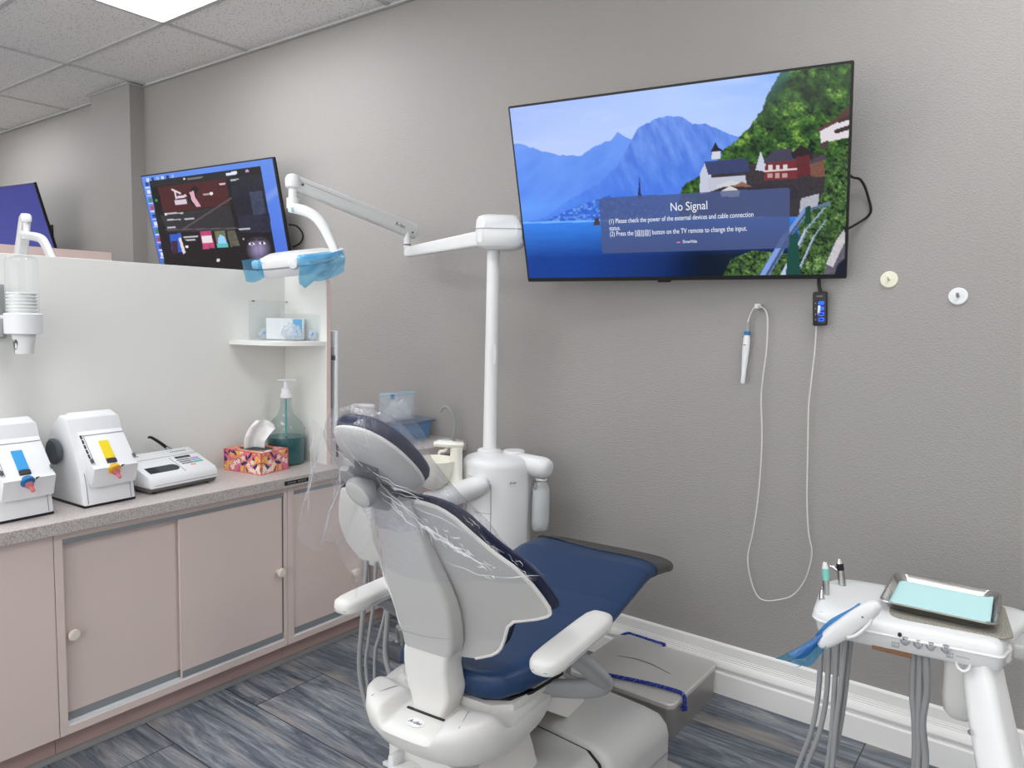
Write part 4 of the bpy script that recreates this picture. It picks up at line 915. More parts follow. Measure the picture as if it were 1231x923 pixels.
for k in range(16):
    px, py = rr.uniform(0, 22), rr.uniform(0, 10)
    th_ = np.arctan2(vv-py, uu-px); rad = np.hypot(uu-px, vv-py); c[rad < 0.85+0.32*np.cos(5*th_)] = L3((246, 240, 232)); c[rad < 0.28] = L3((240, 190, 70))
eg = 0.35
on = ((x < eg) | (x > bw*100-eg)).astype(int)+((y < eg) | (y > bd*100-eg)).astype(int)+((z < eg) | (z > bh*100-eg)).astype(int); c[on >= 2] = L3((222, 92, 88))
paint(o, c)
b = MB(); b.prism(sup(bw*0.30, bd*0.33, 3, 30), 0.0008, X @ Matrix.Translation((bw*0.5, bd*0.5, bh)), None); b.build('slot_film', M['inkd'], t, flat=True)
# the tissue pulled up through the slot
b = MB(); base = X @ Vector((bw*0.5, bd*0.48, bh))
prof = [onX(*p, -2.64) for p in ((303, 528), (305, 515), (310, 500), (318, 497.5), (329, 500), (338, 506), (333, 515), (325, 524), (319, 531))]
def tis(u, v):
    # v: 0 at the slot, 1 at the top; u across; folded sheet with two cheeks
    lf = [(-0.045, 0), (-0.042, 0.035), (-0.030, 0.062), (-0.016, 0.078), (-0.002, 0.090)]; rt = [(0.026, 0), (0.026, 0.022), (0.042, 0.042), (0.062, 0.062), (0.056, 0.076)]
    k = v*4; i = min(int(k), 3); f = k-i
    l = (lf[i][0]*(1-f)+lf[i+1][0]*f, lf[i][1]*(1-f)+lf[i+1][1]*f); r_ = (rt[i][0]*(1-f)+rt[i+1][0]*f, rt[i][1]*(1-f)+rt[i+1][1]*f)
    s_ = l[0]*(1-u)+r_[0]*u; h = l[1]*(1-u)+r_[1]*u
    h += 0.006*math.sin(u*PI)*v
    dpt = 0.016*math.sin(u*PI*2.3+0.4)*(0.4+0.8*v)+0.004*mnoise.noise(Vector((u*5, v*4, 1)))-0.016*(u*(1-u))*4*(1-v)
    return base+Vector((0.45, 0.89, 0))*s_*1.15+Vector((0.89, -0.45, 0))*dpt*1.2+Vector((0, 0, h*1.32-0.0005))
b.grid(tis, 40, 28); o = b.build('tissue', M['paper'], t, angle=80); so = o.modifiers.new('thickness', 'SOLIDIFY'); so.thickness = 0.0006

# mouthwash bottle with pump
bc = Vector((-2.67, 1.958, ZC1)); t = thing('mouthwash_bottle', 'clear round-shouldered pump bottle half full of teal mouthwash', 'bottle', bc)
X = Matrix.Translation(bc); prb = [(0.062, 0.0), (0.076, 0.004), (0.079, 0.014), (0.0785, 0.10), (0.079, 0.135), (0.0765, 0.155), (0.068, 0.175), (0.054, 0.193), (0.040, 0.206), (0.030, 0.222), (0.0245, 0.245), (0.0215, 0.275), (0.0235, 0.277), (0.0235, 0.281), (0.020, 0.283), (0.020, 0.295)]
b = MB(); tm = [(0, 0.0)]+prb; b.lathe(tm, X, None, 48); bo = b.build('bottle', M['glass'], t, angle=60)
b = MB(); lq = [(0, 0.003)]+[(r_-0.002, max(z, 0.003)) for r_, z in prb[:4]]+[(0.0766, 0.118), (0, 0.118)]; b.lathe(lq, X, None, 48); b.build('mouthwash', M['teal'], t, angle=50)
b = MB(); b.tube([bc+Vector((0, 0, 0.28)), bc+Vector((0.002, 0, 0.12)), bc+Vector((0.004, 0, 0.01))], 0.0045, None, 10, 4); b.build('dip_tube', mat('teal_tube', (96, 178, 180), 0.3), t)
b = MB(); b.lathe([(0.0235, 0.286), (0.0235, 0.300), (0.0205, 0.302), (0.0185, 0.326), (0.010, 0.328), (0.0075, 0.350), (0, 0.35)], X, None, 32); b.build('pump_collar', M['plastic'], t)
b = MB(); b.lathe([(0.0085, 0.347), (0.0085, 0.355), (0.012, 0.358), (0.012, 0.366), (0, 0.367)], X, None, 24); b.box(bc+Vector((0.012, 0.016, 0.362)), (0.016, 0.045, 0.009), None, 0.004, 2, Matrix.Rotation(-0.6, 3, 'Z')); b.box(bc+Vector((-0.008, -0.018, 0.362)), (0.014, 0.03, 0.008), None, 0.0035, 2, Matrix.Rotation(-0.6, 3, 'Z')); b.build('pump_head', M['plastic'], t)
b = MB()
for (z0, z1, mm) in ((0.07, 0.128, 'plastic'), (0.145, 0.152, 'red'), (0.128, 0.145, 'plastic'), (0.03, 0.066, 'plastic')):
    b.grid(lambda u, v, z0=z0, z1=z1: bc+Vector((0.0798*math.cos(R(46)+u*0.40), 0.0798*math.sin(R(46)+u*0.40), z0+(z1-z0)*v)), 8, 2, M[mm])
b.build('side_label', None, t)

# ================================================================ THINGS ON THE RAISED WORKTOP
ZS = 0.834
def tub(c, r, h, label):
    t = thing('round_tub', label, 'tub', c); X = Matrix.Translation(c)
    b = MB(); b.lathe([(0, 0), (r*0.9, 0), (r*0.93, 0.004), (r*0.97, h*0.7), (0, h*0.7)], X, None, 40); b.build('tub', M['plastic'], t)
    b = MB(); b.lathe([(r, h*0.62), (r*1.02, h*0.64), (r*1.02, h*0.93), (r*0.97, h), (r*0.5, h*0.99), (0, h*0.97)], X, None, 40); b.build('lid', M['paper'], t); return t
p = onX(432, 488, -2.60); tub((-2.60, p.y+0.02, ZS), 0.055, 0.085, 'lower white round tub behind the headrest'); tub((-2.60, p.y+0.02, ZS+0.0855), 0.056, p.z-ZS-0.082, 'upper white round tub with a domed lid, stacked behind the headrest')
# blue bin with bag
pb = onX(497, 512, -2.50); t = thing('blue_bin', 'small blue plastic bin with a grey lid on the raised worktop', 'bin', (-2.57, 2.60, ZS))
b = MB()
def ring(w, d, z, r=0.012): return [Vector((-2.57+x, 2.575+y, z)) for x, y in rrect(w, d, r)]
b.loft([ring(0.15, 0.19, ZS), ring(0.17, 0.215, ZS+0.075), ring(0.176, 0.22, ZS+0.075), ring(0.176, 0.22, ZS+0.082), ring(0.166, 0.21, ZS+0.082), ring(0.146, 0.186, ZS+0.004)]); b.build('bin', M['binblue'], t)
b = MB(); b.loft([ring(0.196, 0.242, ZS+0.0825), ring(0.20, 0.246, ZS+0.085), ring(0.20, 0.246, ZS+0.092), ring(0.19, 0.236, ZS+0.0945)]); b.build('lid', mat('slate_blue_lid', (104, 118, 142), 0.4), t)
t = thing('zip_bag', 'clear zip bag of white packets with a blue strip, standing on the blue bin', 'bag', (-2.56, 2.52, ZS+0.095))
X = frame((-2.545, 2.50, ZS+0.0955), (0.18, 0.984, 0), (0, 0, 1)); 
def bag(sg):
    def f(u, v):
        x = (u-0.5)*0.20; bul = (1-(2*u-1)**4)*max(1-v*1.12, 0)**0.6*min(v*6+0.5, 1); return X @ Vector((x+0.004*mnoise.noise(Vector((u*6, v*5, sg))), 0.140*v, sg*(0.030*bul+0.0012)+0.005*bul*mnoise.noise(Vector((u*7, v*7, 5+sg)))))
    return f
b = MB(); b.grid(bag(1), 26, 20); b.grid(bag(-1), 26, 20); b.build('film', M['bagfilm'], t, angle=70)
b = MB(); b.box((0, 0.128, 0), (0.198, 0.014, 0.004), M['pale_strip'], 0.001); bmesh.ops.transform(b.bm, matrix=X, verts=b.bm.verts); b.build('zip_strip', None, t)
b = MB(); b.box((-0.03, 0.118, 0.003), (0.02, 0.022, 0.003), M['binblue'], 0.001); bmesh.ops.transform(b.bm, matrix=X, verts=b.bm.verts); b.build('slider', None, t)
for k, (dx, dz, ro) in enumerate(((-0.055, 0.026, 0.3), (0.0, 0.030, -0.2), (0.055, 0.026, 0.5), (-0.02, 0.068, 0.9), (0.04, 0.070, -0.6))):
    b = MB(); b.box((0, 0, 0), (0.052, 0.044, 0.014), M['paper'], 0.005, 2); bmesh.ops.transform(b.bm, matrix=X @ Matrix.Translation((dx, dz+0.002, (k % 2)*0.012-0.006)) @ Matrix.Rotation(ro, 4, 'Z'), verts=b.bm.verts); b.build('packet', None, t)

# ================================================================ THE NEXT BAY, SEEN OVER THE DIVIDER
b = MB(); b.span((-5.34, 0.3, 0), (-5.30, 2.47, 1.812), None, 0.002, 1)
tag(b.build('divider', M['pinkedge']), 'pale pink divider of the next bay, its top showing behind the white one', 'divider')
t = thing('bay_lamp', 'white curved dental lamp arm of the next bay, above the divider at left', 'dental lamp', (-4.35, 1.62, 0))
def nb(px, py, dep=3.9):
    d = ray(px, py); return CP+d*(dep/d.dot(CF))
b = MB(); sq = rrect(2, 2, 0.5, 4)
b.tube([nb(22, 330, 4.0), nb(27, 290, 3.98), nb(30, 262, 3.95)], [0.030, 0.027, 0.024], None, 12, 3, [(x, y) for x, y in sq]); b.build('upright_arm', M['enamel'], t)
b = MB(); k = nb(31, 262, 3.9); b.lathe([(0.024, -0.022), (0.027, -0.010), (0.027, 0.010), (0.020, 0.022), (0, 0.025)], Matrix.Translation(k), None, 24); b.lathe([(0.014, -0.075), (0.014, -0.02), (0, -0.02)], Matrix.Translation(k), None, 20); b.lathe([(0.021, -0.11), (0.021, -0.07), (0, -0.07)], Matrix.Translation(k), None, 20); b.build('knuckle', M['enamel'], t)
b = MB(); b.tube([nb(25, 281), nb(32, 283), nb(42, 284.5), nb(50, 287.5), nb(55, 295), nb(60, 306), nb(68, 325)], [0.016, 0.02, 0.021, 0.021, 0.021, 0.02, 0.018], None, 12, 5, [(x*0.8, y*1.0) for x, y in sq], up=(0.6, 0, 0.8)); b.build('curved_yoke', M['enamel'], t)
b = MB(); p = nb(29, 330, 3.7); b.tube([nb(68, 325), nb(50, 335, 3.8), p], 0.016, M['enamel'], 12); b.lathe([(0.0, 0.105), (0.04, 0.10), (0.075, 0.08), (0.10, 0.04), (0.10, 0.0), (0, 0)], Matrix.Translation(p-Vector((0, 0, 0.004))), M['greyd'], 32, 1.0, 0.8); b.build('lamp_head', None, t)
b = MB(); b.tube([nb(22, 330, 4.0), (nb(22, 330, 4.0).x, nb(22, 330, 4.0).y, 0.0)], 0.03, None, 16, 0); b.build('pole', M['enamel'], t)
# ================================================================ DENTAL UNIT (cuspidor column) AND LAMP
UC = Vector((-1.89, 2.45, 0))
t = thing('dental_unit', 'white dental unit column with rinse bowl and water bottle by the grey wall', 'dental unit', UC)
b = MB(); b.lathe([(0, 0), (0.150, 0), (0.150, 0.02), (0.146, 0.03), (0.146, 0.822), (0.143, 0.838), (0.132, 0.850), (0.110, 0.858), (0.05, 0.866), (0, 0.868)], Matrix.Translation(UC), None, 64); b.build('column', M['enamel'], t)
b = MB(); b.lathe([(0.046, 0), (0.046, 0.014), (0.042, 0.018), (0, 0.019)], Matrix.Translation(UC+Vector((0.045, 0.055, 0.858))), None, 32); b.build('cap', M['plastic'], t)
# curved service panel seam on the front left
b = MB()
def cyl(a, z, r=0.1462): return UC+Vector((r*math.cos(a), r*math.sin(a), z))
am = math.atan2(-UC.y+0.3, -UC.x-0.9)
A0 = R(-62); P = [cyl(A0, 0.30), cyl(A0, 0.72), cyl(A0-0.08, 0.755), cyl(A0-0.25, 0.775), cyl(A0-0.7, 0.785), cyl(A0-1.2, 0.785)]
b.tube(P, 0.0016, None, 6, 6); b.tube([cyl(A0, 0.64), cyl(A0-0.4, 0.64), cyl(A0-0.9, 0.64)], 0.0012, None, 6, 8); b.build('panel_seam', M['greyp'], t)
b = MB(); c = cyl(A0-0.42, 0.585, 0.150); n = Vector((math.cos(A0-0.42), math.sin(A0-0.42), 0)); 
b.lathe([(0.0, 0), (0.018, 0.004), (0.024, 0.022), (0.020, 0.022), (0, 0.006)], axis(c-n*0.004, n+Vector((0.3, 0, 0.5))), None, 24); b.build('holder_cup', M['plastic'], t)
# logo
la = R(-26); c = cyl(la, 0.768); n = Vector((math.cos(la), math.sin(la), 0)); X = frame(c-n*0.0008, Vector((-n.y, n.x, 0)), (0, 0, 1))
b = MB(); b.prism(sup(0.020, 0.0175, 2, 32), 0.0022, X, None); pl = b.build('badge', M['plastic'], t)
text('lettering', 'A-dec', 0.013, X @ Matrix.Translation((0, 0, 0.0025)) @ Matrix(((1, 0.25, 0, 0), (0, 1, 0, 0), (0, 0, 1, 0), (0, 0, 0, 1))), M['inkd'], pl)
# side boss and water bottle
bt = Vector((-1.697, 2.50, -.016)); b = MB(); 
b.tube([UC+Vector((0.06, 0.05, 0.826)), UC+Vector((0.12, 0.05, 0.826)), UC+Vector((0.20, 0.05, 0.824)), UC+Vector((0.228, 0.05, 0.822)), UC+Vector((0.236, 0.05, 0.821))], [0.043, 0.044, 0.044, 0.034, 0.012], None, 24, 5); b.build('bottle_boss', M['enamel'], t)
b = MB(); b.lathe([(0, 0.575), (0.029, 0.575), (0.034, 0.580), (0.037, 0.612), (0.0375, 0.70), (0.0345, 0.752), (0.027, 0.772), (0.016, 0.784), (0.016, 0.80), (0, 0.80)], Matrix.Translation(bt), None, 40); wb = b.build('water_bottle', M['frost'], t)
b = MB(); b.lathe([(0, 0.577), (0.027, 0.577), (0.032, 0.582), (0.0350, 0.612), (0.0355, 0.70), (0.0325, 0.745), (0, 0.745)], Matrix.Translation(bt), None, 40); b.build('water', M['plastic'], wb)
b = MB(); b.lathe([(0.012, 0.787), (0.024, 0.787), (0.025, 0.790), (0.024, 0.793), (0, 0.793)], Matrix.Translation(bt), M['plastic'], 28); b.lathe([(0.014, 0.793), (0.014, 0.815), (0, 0.815)], Matrix.Translation(bt), M['greyp'], 20); b.build('bottle_cap', None, wb)
lp = bt+Vector((-0.006, -0.030, 0.795)); b = MB(); b.tube([lp, lp+Vector((-0.008, -0.006, -0.018)), lp+Vector((-0.006, -0.008, -0.038)), lp+Vector((0.004, -0.008, -0.042)), lp+Vector((0.006, -0.006, -0.026)), lp+Vector((-0.001, -0.002, -0.008))], 0.0012, None, 6); b.build('key_ring', M['greyd'], wb)
# bowl arm, cup filler and bowl
a0, a1, a2 = onY(577, 583, 2.29), onY(552, 592, 2.28), onY(515, 603, 2.26)
b = MB(); b.tube([a0+Vector((0.022, 0.02, 0.004)), a0, a1, a2, a2+Vector((-0.05, 0, -0.01))], [0.018, 0.040, 0.047, 0.044, 0.02], None, 24, 5); b.tube([a0, UC+Vector((-0.02, -0.08, a0.z-0.01))], 0.04, None, 20, 0); b.build('bowl_arm', M['enamel'], t)
pf = onY(548, 578, 2.285); ph = onY(548, 533, 2.285); b = MB()
b.loft([[Vector((pf.x+x, pf.y+y, z)) for x, y in rrect(w_, d_, min(w_, d_)*0.45)] for w_, d_, z in ((0.070, 0.06, pf.z-0.012), (0.060, 0.052, pf.z+0.004), (0.052, 0.046, pf.z+0.02), (0.050, 0.044, ph.z-0.03), (0.052, 0.046, ph.z-0.014))], None)
hd = Vector((ph.x-0.028, ph.y-0.012, ph.z-0.016)); rz = Matrix.Rotation(R(24), 4, 'Z')
b.loft([[hd+(rz @ Vector((x, y, z))) for x, y in sup(w_, d_, 3, 32)] for w_, d_, z in ((0.056, 0.022, 0), (0.064, 0.028, 0.005), (0.066, 0.030, 0.014), (0.060, 0.026, 0.021), (0.03, 0.012, 0.0235))], None); b.build('cup_filler', M['cream'], t)
b = MB(); b.loft([[hd+(rz @ Vector((-0.018+x, y, z))) for x, y in sup(0.032, 0.016, 2.5, 24)] for z in (0.021, 0.0262)], None); b.build('button_pad', M['plastic'], t)
b = MB(); b.tube([hd+Vector((0.0, -0.01, -0.004)), hd+Vector((-0.012, -0.014, -0.016)), hd+Vector((-0.03, -0.018, -0.020)), hd+Vector((-0.036, -0.02, -0.032))], 0.0065, None, 12); b.build('filler_spout', M['cream'], t)
bc = onY(522, 552, 2.245); bc.z -= 0.004; bx, by, bz = bc.x, bc.y, bc.z
b = MB(); b.lathe([(0, -0.118), (0.030, -0.118), (0.045, -0.110), (0.072, -0.078), (0.089, -0.034), (0.0945, 0.0), (0.0955, 0.005), (0.0925, 0.006), (0.087, -0.028), (0.068, -0.073), (0.040, -0.103), (0, -0.108)], Matrix.Translation(bc), None, 56); b.build('rinse_bowl', M['cream'], t)
for k, (dx, mm) in enumerate(((0.0, 'greyp'), (0.012, 'tip'), (0.022, 'steel'))):
    q = onY(551+k*3.2, 600, 2.30); b = MB(); b.tube([(q.x, 2.31, q.z), (q.x, 2.31, 0.45), (q.x+0.02, 2.33, 0.2), (q.x+0.06, 2.36, 0.05)], 0.004 if k else 0.006, None, 8); b.build('drain_tube', M[mm] if mm != 'tip' else M['pinkd'], t)
# ---- lamp
pb = Vector((-1.935, 2.45, 0)); t = thing('dental_lamp', 'white dental lamp with long jointed arm on a tall pole', 'dental lamp', (pb.x, pb.y, 0.86))
b = MB(); b.lathe([(0.052, 0.858), (0.052, 0.872), (0.046, 0.878), (0.030, 0.880), (0.0285, 0.886), (0.0275, 1.30), (0.0265, 1.78), (0, 1.78)], Matrix.Translation(pb), None, 32); b.build('pole', M['enamel'], t)
b = MB(); b.prism(sup(0.012, 0.045, 3, 28), 0.003, frame(pb+Vector((0.0215, -0.0165, 1.285)), (0.61, 0.79, 0), (0, 0, 1)) , None); b.build('pole_plug', M['plastic'], t)
hx = Vector((-0.98, 0.2, 0)).normalized(); hy = Vector((-hx.y, hx.x, 0))
# housing: faceted box
e1 = Vector((0.86, -0.5, 0)).normalized(); e1 = Vector((0.80, 0.60, 0)); e2 = Vector((0.60, -0.80, 0))
ho = Vector((-1.892, 2.44, 1.79)); X = frame(ho, e1, e2)        # z down
def hr(w, d, z, cx=0.0, cut=0.03): return [X @ Vector((cx+x, y, -z)) for x, y in ((-w+cut, -d), (w-cut, -d), (w, -d+cut), (w, d-cut), (w-cut, d), (-w+cut, d), (-w, d-cut), (-w, -d+cut))]
X = Matrix((e1, e2, (0, 0, -1))).transposed().to_4x4(); X.translation = ho
b = MB(); b.loft([hr(0.076, 0.058, -0.076, -0.004), hr(0.098, 0.072, -0.055), hr(0.104, 0.078, 0.004, 0.002), hr(0.098, 0.070, 0.048), hr(0.084, 0.056, 0.062)][::-1], None)
bmesh.ops.bevel(b.bm, geom=list(b.bm.edges), offset=0.006, segments=2, affect='EDGES'); b.build('arm_housing', M['enamel'], t)
b = MB(); b.loft([hr(0.105, 0.079, 0.0030, 0.002), hr(0.105, 0.079, 0.0048, 0.002)], None); b.build('housing_seam', M['greyp'], t)
j0 = Vector((-1.97, 2.458, 1.772)); j1 = Vector((-2.563, 2.575, 1.738)); sq = [(x*0.55, y) for x, y in rrect(2, 2, 0.5, 4)]
b = MB(); b.tube([j0, (j0+j1)/2, j1, j1+(j1-j0).normalized()*0.012], [0.033, 0.029, 0.025, 0.018], None, 12, 0, sq, up=(0, 0, 1)); b.build('rigid_arm', M['enamel'], t)
b = MB(); b.lathe([(0.017, 0), (0.017, 0.045), (0.013, 0.047), (0.013, 0.075), (0, 0.076)], Matrix.Translation(j1+Vector((0, 0, 0.02))), M['enamel'], 24); b.lathe([(0.0175, 0.012), (0.0182, 0.014), (0.0175, 0.017)], Matrix.Translation(j1+Vector((0, 0, 0.02))), M['black'], 24); b.build('elbow_pin', None, t)
k0 = onP(497, 279, Vector((-2.563, 2.575, 1.83)), Vector((0.6, -0.8, 0))); 
DEP = 3.05
def dp(px, py, dep): d = ray(px, py); return CP+d*(dep/d.dot(CF))
f0, f1 = dp(495, 277, 3.58), dp(352, 219, 3.08)
sq2 = [(x*0.6, y) for x, y in rrect(2, 2, 0.6, 5)]
b = MB(); dd = (f1-f0).normalized(); b.tube([f0-dd*0.02, f0, f0+(f1-f0)*0.5, f1-dd*0.01], [0.034, 0.038, 0.036, 0.032], None, 12, 0, sq2, up=(0, 0, 1)); fa = b.build('balance_arm', M['enamel'], t)
nrm = Vector((0.0, 0.0, 1)); up2 = (nrm-dd*nrm.dot(dd)).normalized(); side = dd.cross(up2); side = side if side.dot(CP-f0) > 0 else -side
b = MB(); b.tube([f0+side*0.0218+up2*0.011, f1+side*0.0200+up2*0.010-dd*0.02], 0.0009, None, 6, 0); b.build('arm_seam', M['greyp'], fa)
b = MB(); b.lathe([(0.006, 0), (0.006, 0.003), (0, 0.0035)], axis(f1-dd*0.035+side*0.0185, side), None, 16); b.lathe([(0.005, 0), (0.005, 0.003), (0, 0.0035)], axis(f0+dd*0.012+side*0.0220-up2*0.015, side), None, 16); b.build('arm_screw', M['greyd'], fa)
xx = -dd if (-dd).dot(CR) > 0 else dd
text('lettering', 'A-dec', 0.026, frame(f0+dd*0.09+side*0.0224-up2*0.004, xx, up2), M['inkd'], fa)
# knuckle
kn = f1; b = MB(); b.lathe([(0.020, -0.028), (0.030, -0.020), (0.032, 0.0), (0.031, 0.014), (0.024, 0.028), (0.010, 0.034), (0, 0.035)], Matrix.Translation(kn), None, 32); b.build('knuckle', M['enamel'], t)
b = MB(); b.lathe([(0.018, -0.072), (0.018, -0.02), (0, -0.02)], Matrix.Translation(kn), M['enamel'], 24); b.lathe([(0.026, -0.108), (0.026, -0.066), (0.018, -0.064), (0, -0.064)], Matrix.Translation(kn), M['enamel'], 28); b.build('swivel', None, t)
yk = [dp(*p, DEP) for p in ((348, 250), (356, 251), (368, 254), (380, 261), (389, 272), (396, 286), (402, 300), (405, 310))]
b = MB(); b.tube(yk, [0.020, 0.023, 0.024, 0.024, 0.023, 0.021, 0.019, 0.017], None, 12, 5, [(x*0.9, y) for x, y in rrect(2, 2, 0.6, 5)], up=(0.6, -0.8, 0)); b.build('yoke', M['enamel'], t)
b = MB(); b.box(dp(350, 252, DEP-0.03), (0.014, 0.012, 0.02), None, 0.003); b.build('yoke_label', M['mint'], t)
# lamp head
hc = dp(357, 314, DEP); he = (dp(405, 309, DEP)-dp(312, 319, DEP)); hl = he.length; he.normalize(); hn = Vector((0.12, -0.22, 1)); hn = (hn-he*hn.dot(he)).normalized(); hf = hn.cross(he)
X = Matrix((he, hf, hn)).transposed().to_4x4(); X.translation = hc
def hs(w, d, z, e=4, cx=0): return [X @ Vector((cx+x, y, z)) for x, y in sup(w, d, e, 48)]
b = MB(); b.loft([hs(0.10, 0.05, -0.052), hs(0.135, 0.078, -0.047), hs(0.147, 0.090, -0.026), hs(0.152, 0.095, 0.004), hs(0.146, 0.090, 0.026), hs(0.12, 0.07, 0.036), hs(0.06, 0.03, 0.038)], None); b.build('lamp_head', M['enamel'], t)
b = MB(); b.loft([hs(0.1505, 0.0935, -0.010), hs(0.1525, 0.0955, -0.007), hs(0.1525, 0.0955, -0.005), hs(0.1505, 0.0935, -0.003)], None); b.build('head_seam', M['greyp'], t)
b = MB(); b.lathe([(0, 0.022), (0.015, 0.020), (0.019, 0.008), (0.016, -0.004), (0.010, -0.008), (0.010, -0.03), (0, -0.03)], axis(X @ Vector((-0.172, 0.03, 0.0)), -he), None, 28); b.build('end_knob', M['plastic'], t)
b = MB(); b.lathe([(0.021, -0.01), (0.021, 0.010), (0.016, 0.020), (0, 0.022)], axis(X @ Vector((0.01, -0.086, 0.002)), X.to_3x3() @ Vector((0, -1, 0.1))), None, 28); b.build('switch_knob', M['plastic'], t)
b = MB(); b.tube([X @ Vector((0.075, -0.108, 0.018)), X @ Vector((0.12, -0.11, 0.022)), X @ Vector((0.185, -0.11, 0.028))], [0.013, 0.014, 0.012], None, 16); b.tube([X @ Vector((0.185, -0.11, 0.028)), X @ Vector((0.20, -0.05, 0.03)), X @ Vector((0.16, 0.0, 0.01))], 0.012, None, 14); b.build('handle', M['plastic'], t)
b = MB()
def wrapf(u, v):
    # blue film folded over the right handle, hanging in two points
    x = 0.035+0.185*u; y = -0.128+0.004*math.sin(u*9); z = 0.036-0.085*v-0.022*v*math.sin(u*PI*1.0)
    z += -0.035*v*max(0, 1-abs(u-0.10)/0.22)+0.010*v*u
    return X @ Vector((x+0.006*math.sin(v*5), y+0.008*mnoise.noise(Vector((u*4, v*4, 2)))-0.012*v, z))
b.grid(wrapf, 30, 14); b.grid(lambda u, v: X @ Vector((0.035+0.185*u, -0.128+0.05*v, 0.036+0.003*math.sin(v*3))), 10, 4); b.build('barrier_film', M['bluefilm'], t, angle=70)
b = MB(); b.grid(lambda u, v: X @ Vector((-0.195+0.075*u, -0.085+0.01*mnoise.noise(Vector((u*3, v*3, 7))), 0.040-0.085*v-0.008*v*math.sin(u*4))), 16, 10); b.build('barrier_film', M['bluefilm'], t, angle=70)

# ================================================================ DENTAL CHAIR   local: x right, y forward (towards the toe end), z up
TH = R(5.5); CO = (-1.236, 1.356, 0)
ch = thing('dental_chair', 'navy blue dental chair with pale grey shells, upright, seen from behind', 'dental chair', CO, TH)
CM = WM[ch.name]; IM = CM.inverted()
def cb(b, name, m, ang=40, parent=None): return b.build(name, m, parent or ch, world=False, angle=ang)
def ip(x, xs, ys): return float(np.interp(x, xs, ys))
ZC = [.45, .5, .64, .83, 1.03, 1.15]; AC = [.02, .02, -.005, -.075, -.13, -.165]
def ac(z): return ip(z, ZC, AC)
SZ = [.585, .590, .597, .606, .618, .640, .656, .680, .6945, .699, .704, .711, .728, .760, .795, .825, .850, .886, .927, .955, .972, .988, .997, 1.003, 1.0065]
SW = [.105, .122, .143, .157, .165, .173, .178, .186, .200, .245, .264, .271, .2705, .261, .248, .233, .218, .186, .153, .130, .115, .095, .078, .055, .025]
def shell_rings(f0, thick, grow, zs, edge=0.3, n=28):
    rings = []
    for z in zs:
        w = ip(z, SZ, SW)*grow; back, front = [], []
        for i in range(n+1):
            u = -1+2*i/n; u = math.copysign(1-(1-abs(u))**1.6, u); s_ = u*w; a = ac(z)+1.9*(s_/grow)**2
            back.append(Vector((s_, a+f0, z))); front.append(Vector((s_, a+f0+thick*max(1-abs(u)**5, 0)**0.5+0.0005, z)))
        rings.append(back+front[::-1])
    return rings
zs = sorted(set(SZ+[SZ[0]+i*(SZ[-1]-SZ[0])/50 for i in range(51)]))
b = MB(); b.loft(shell_rings(0.0, 0.018, 1.0, zs), None); o = cb(b, 'back_shell', M['shell'], 50)
# rounded pale rim along the shell edge
b = MB(); rim = []
for sg in (1, -1):
    P = [Vector((sg*ip(z, SZ, SW), ac(z)+1.9*ip(z, SZ, SW)**2+0.004, z)) for z in zs]; b.tube(P, 0.0055, None, 10, 0)
cb(b, 'shell_rim', M['shell2'])
zt = [0.60+(z-SZ[0])*(1.022-0.60)/(SZ[-1]-SZ[0]) for z in zs]
def cush_rings():
    rings = []
    for z in zs:
        w = ip(z, SZ, SW)*1.02+0.006; back, front = [], []; e = min(1, (SZ[-1]+0.002-z)/0.05, (z-SZ[0]+0.004)/0.03); n = 28
        for i in range(n+1):
            u = -1+2*i/n; u = math.copysign(1-(1-abs(u))**1.6, u); s_ = u*w; a = ac(z)+1.9*s_**2
            back.append(Vector((s_, a+0.019, z+0.012))); front.append(Vector((s_, a+0.021+0.062*max(1-abs(u)**3.5, 0)**0.5*max(e, 0)**0.5, z+0.012)))
        rings.append(back+front[::-1])
    return rings
b = MB(); b.loft(cush_rings(), None); cb(b, 'back_cushion', M['navy'], 60)
# spine cover: upper part and lower arm
CZ = [.45, .63, .82, 1.02]; CA = [-.035, -.052, -.113, -.162]
def cc(z): return ip(z, CZ, CA)
def colring(z, s0, s1, inset=0.0, front=0.01):
    a0, a1 = cc(z)+inset, ac(z)+front; r_ = min(0.013, (s1-s0)*0.3, (a1-a0)*0.45); cx, w = (s0+s1)/2, s1-s0
    return [Vector((cx+x, (a0+a1)/2+y, z)) for x, y in rrect(w, a1-a0, r_, 5)]
CS = [(.606, -.062, .078), (.612, -.066, .083), (.640, -.070, .091), (.680, -.073, .099), (.720, -.0755, .103), (.760, -.0775, .101), (.80, -.079, .093), (.84, -.080, .081), (.88, -.0805, .067), (.92, -.081, .053), (.96, -.077, .036), (.99, -.071, .022), (1.004, -.068, .016), (1.010, -.064, .012)]
b = MB(); b.loft([colring(*q) for q in CS], None); cb(b, 'spine_cover', M['shell'], 35)
LS = [(.425, -.046, .054, -.004), (.450, -.047, .054, -.001), (.475, -.053, .066, .0), (.50, -.062, .070, .0), (.53, -.068, .066, .0), (.56, -.071, .064, .001), (.59, -.071, .067, .003), (.604, -.068, .072, .004), (.611, -.062, .070, .008)]
b = MB(); b.loft([colring(z, s0, s1, ins, 0.028) for z, s0, s1, ins in LS], None); cb(b, 'spine_arm', M['shell2'], 35)
b = MB(); b.tube([Vector((-.074+0.002, cc(.648)-0.0004, .648)), Vector((0.01, cc(.648)-0.0008, .650)), Vector((.088, cc(.66)-0.0004, .664))], 0.0011, None, 6, 6); cb(b, 'spine_seam', M['greyp'])
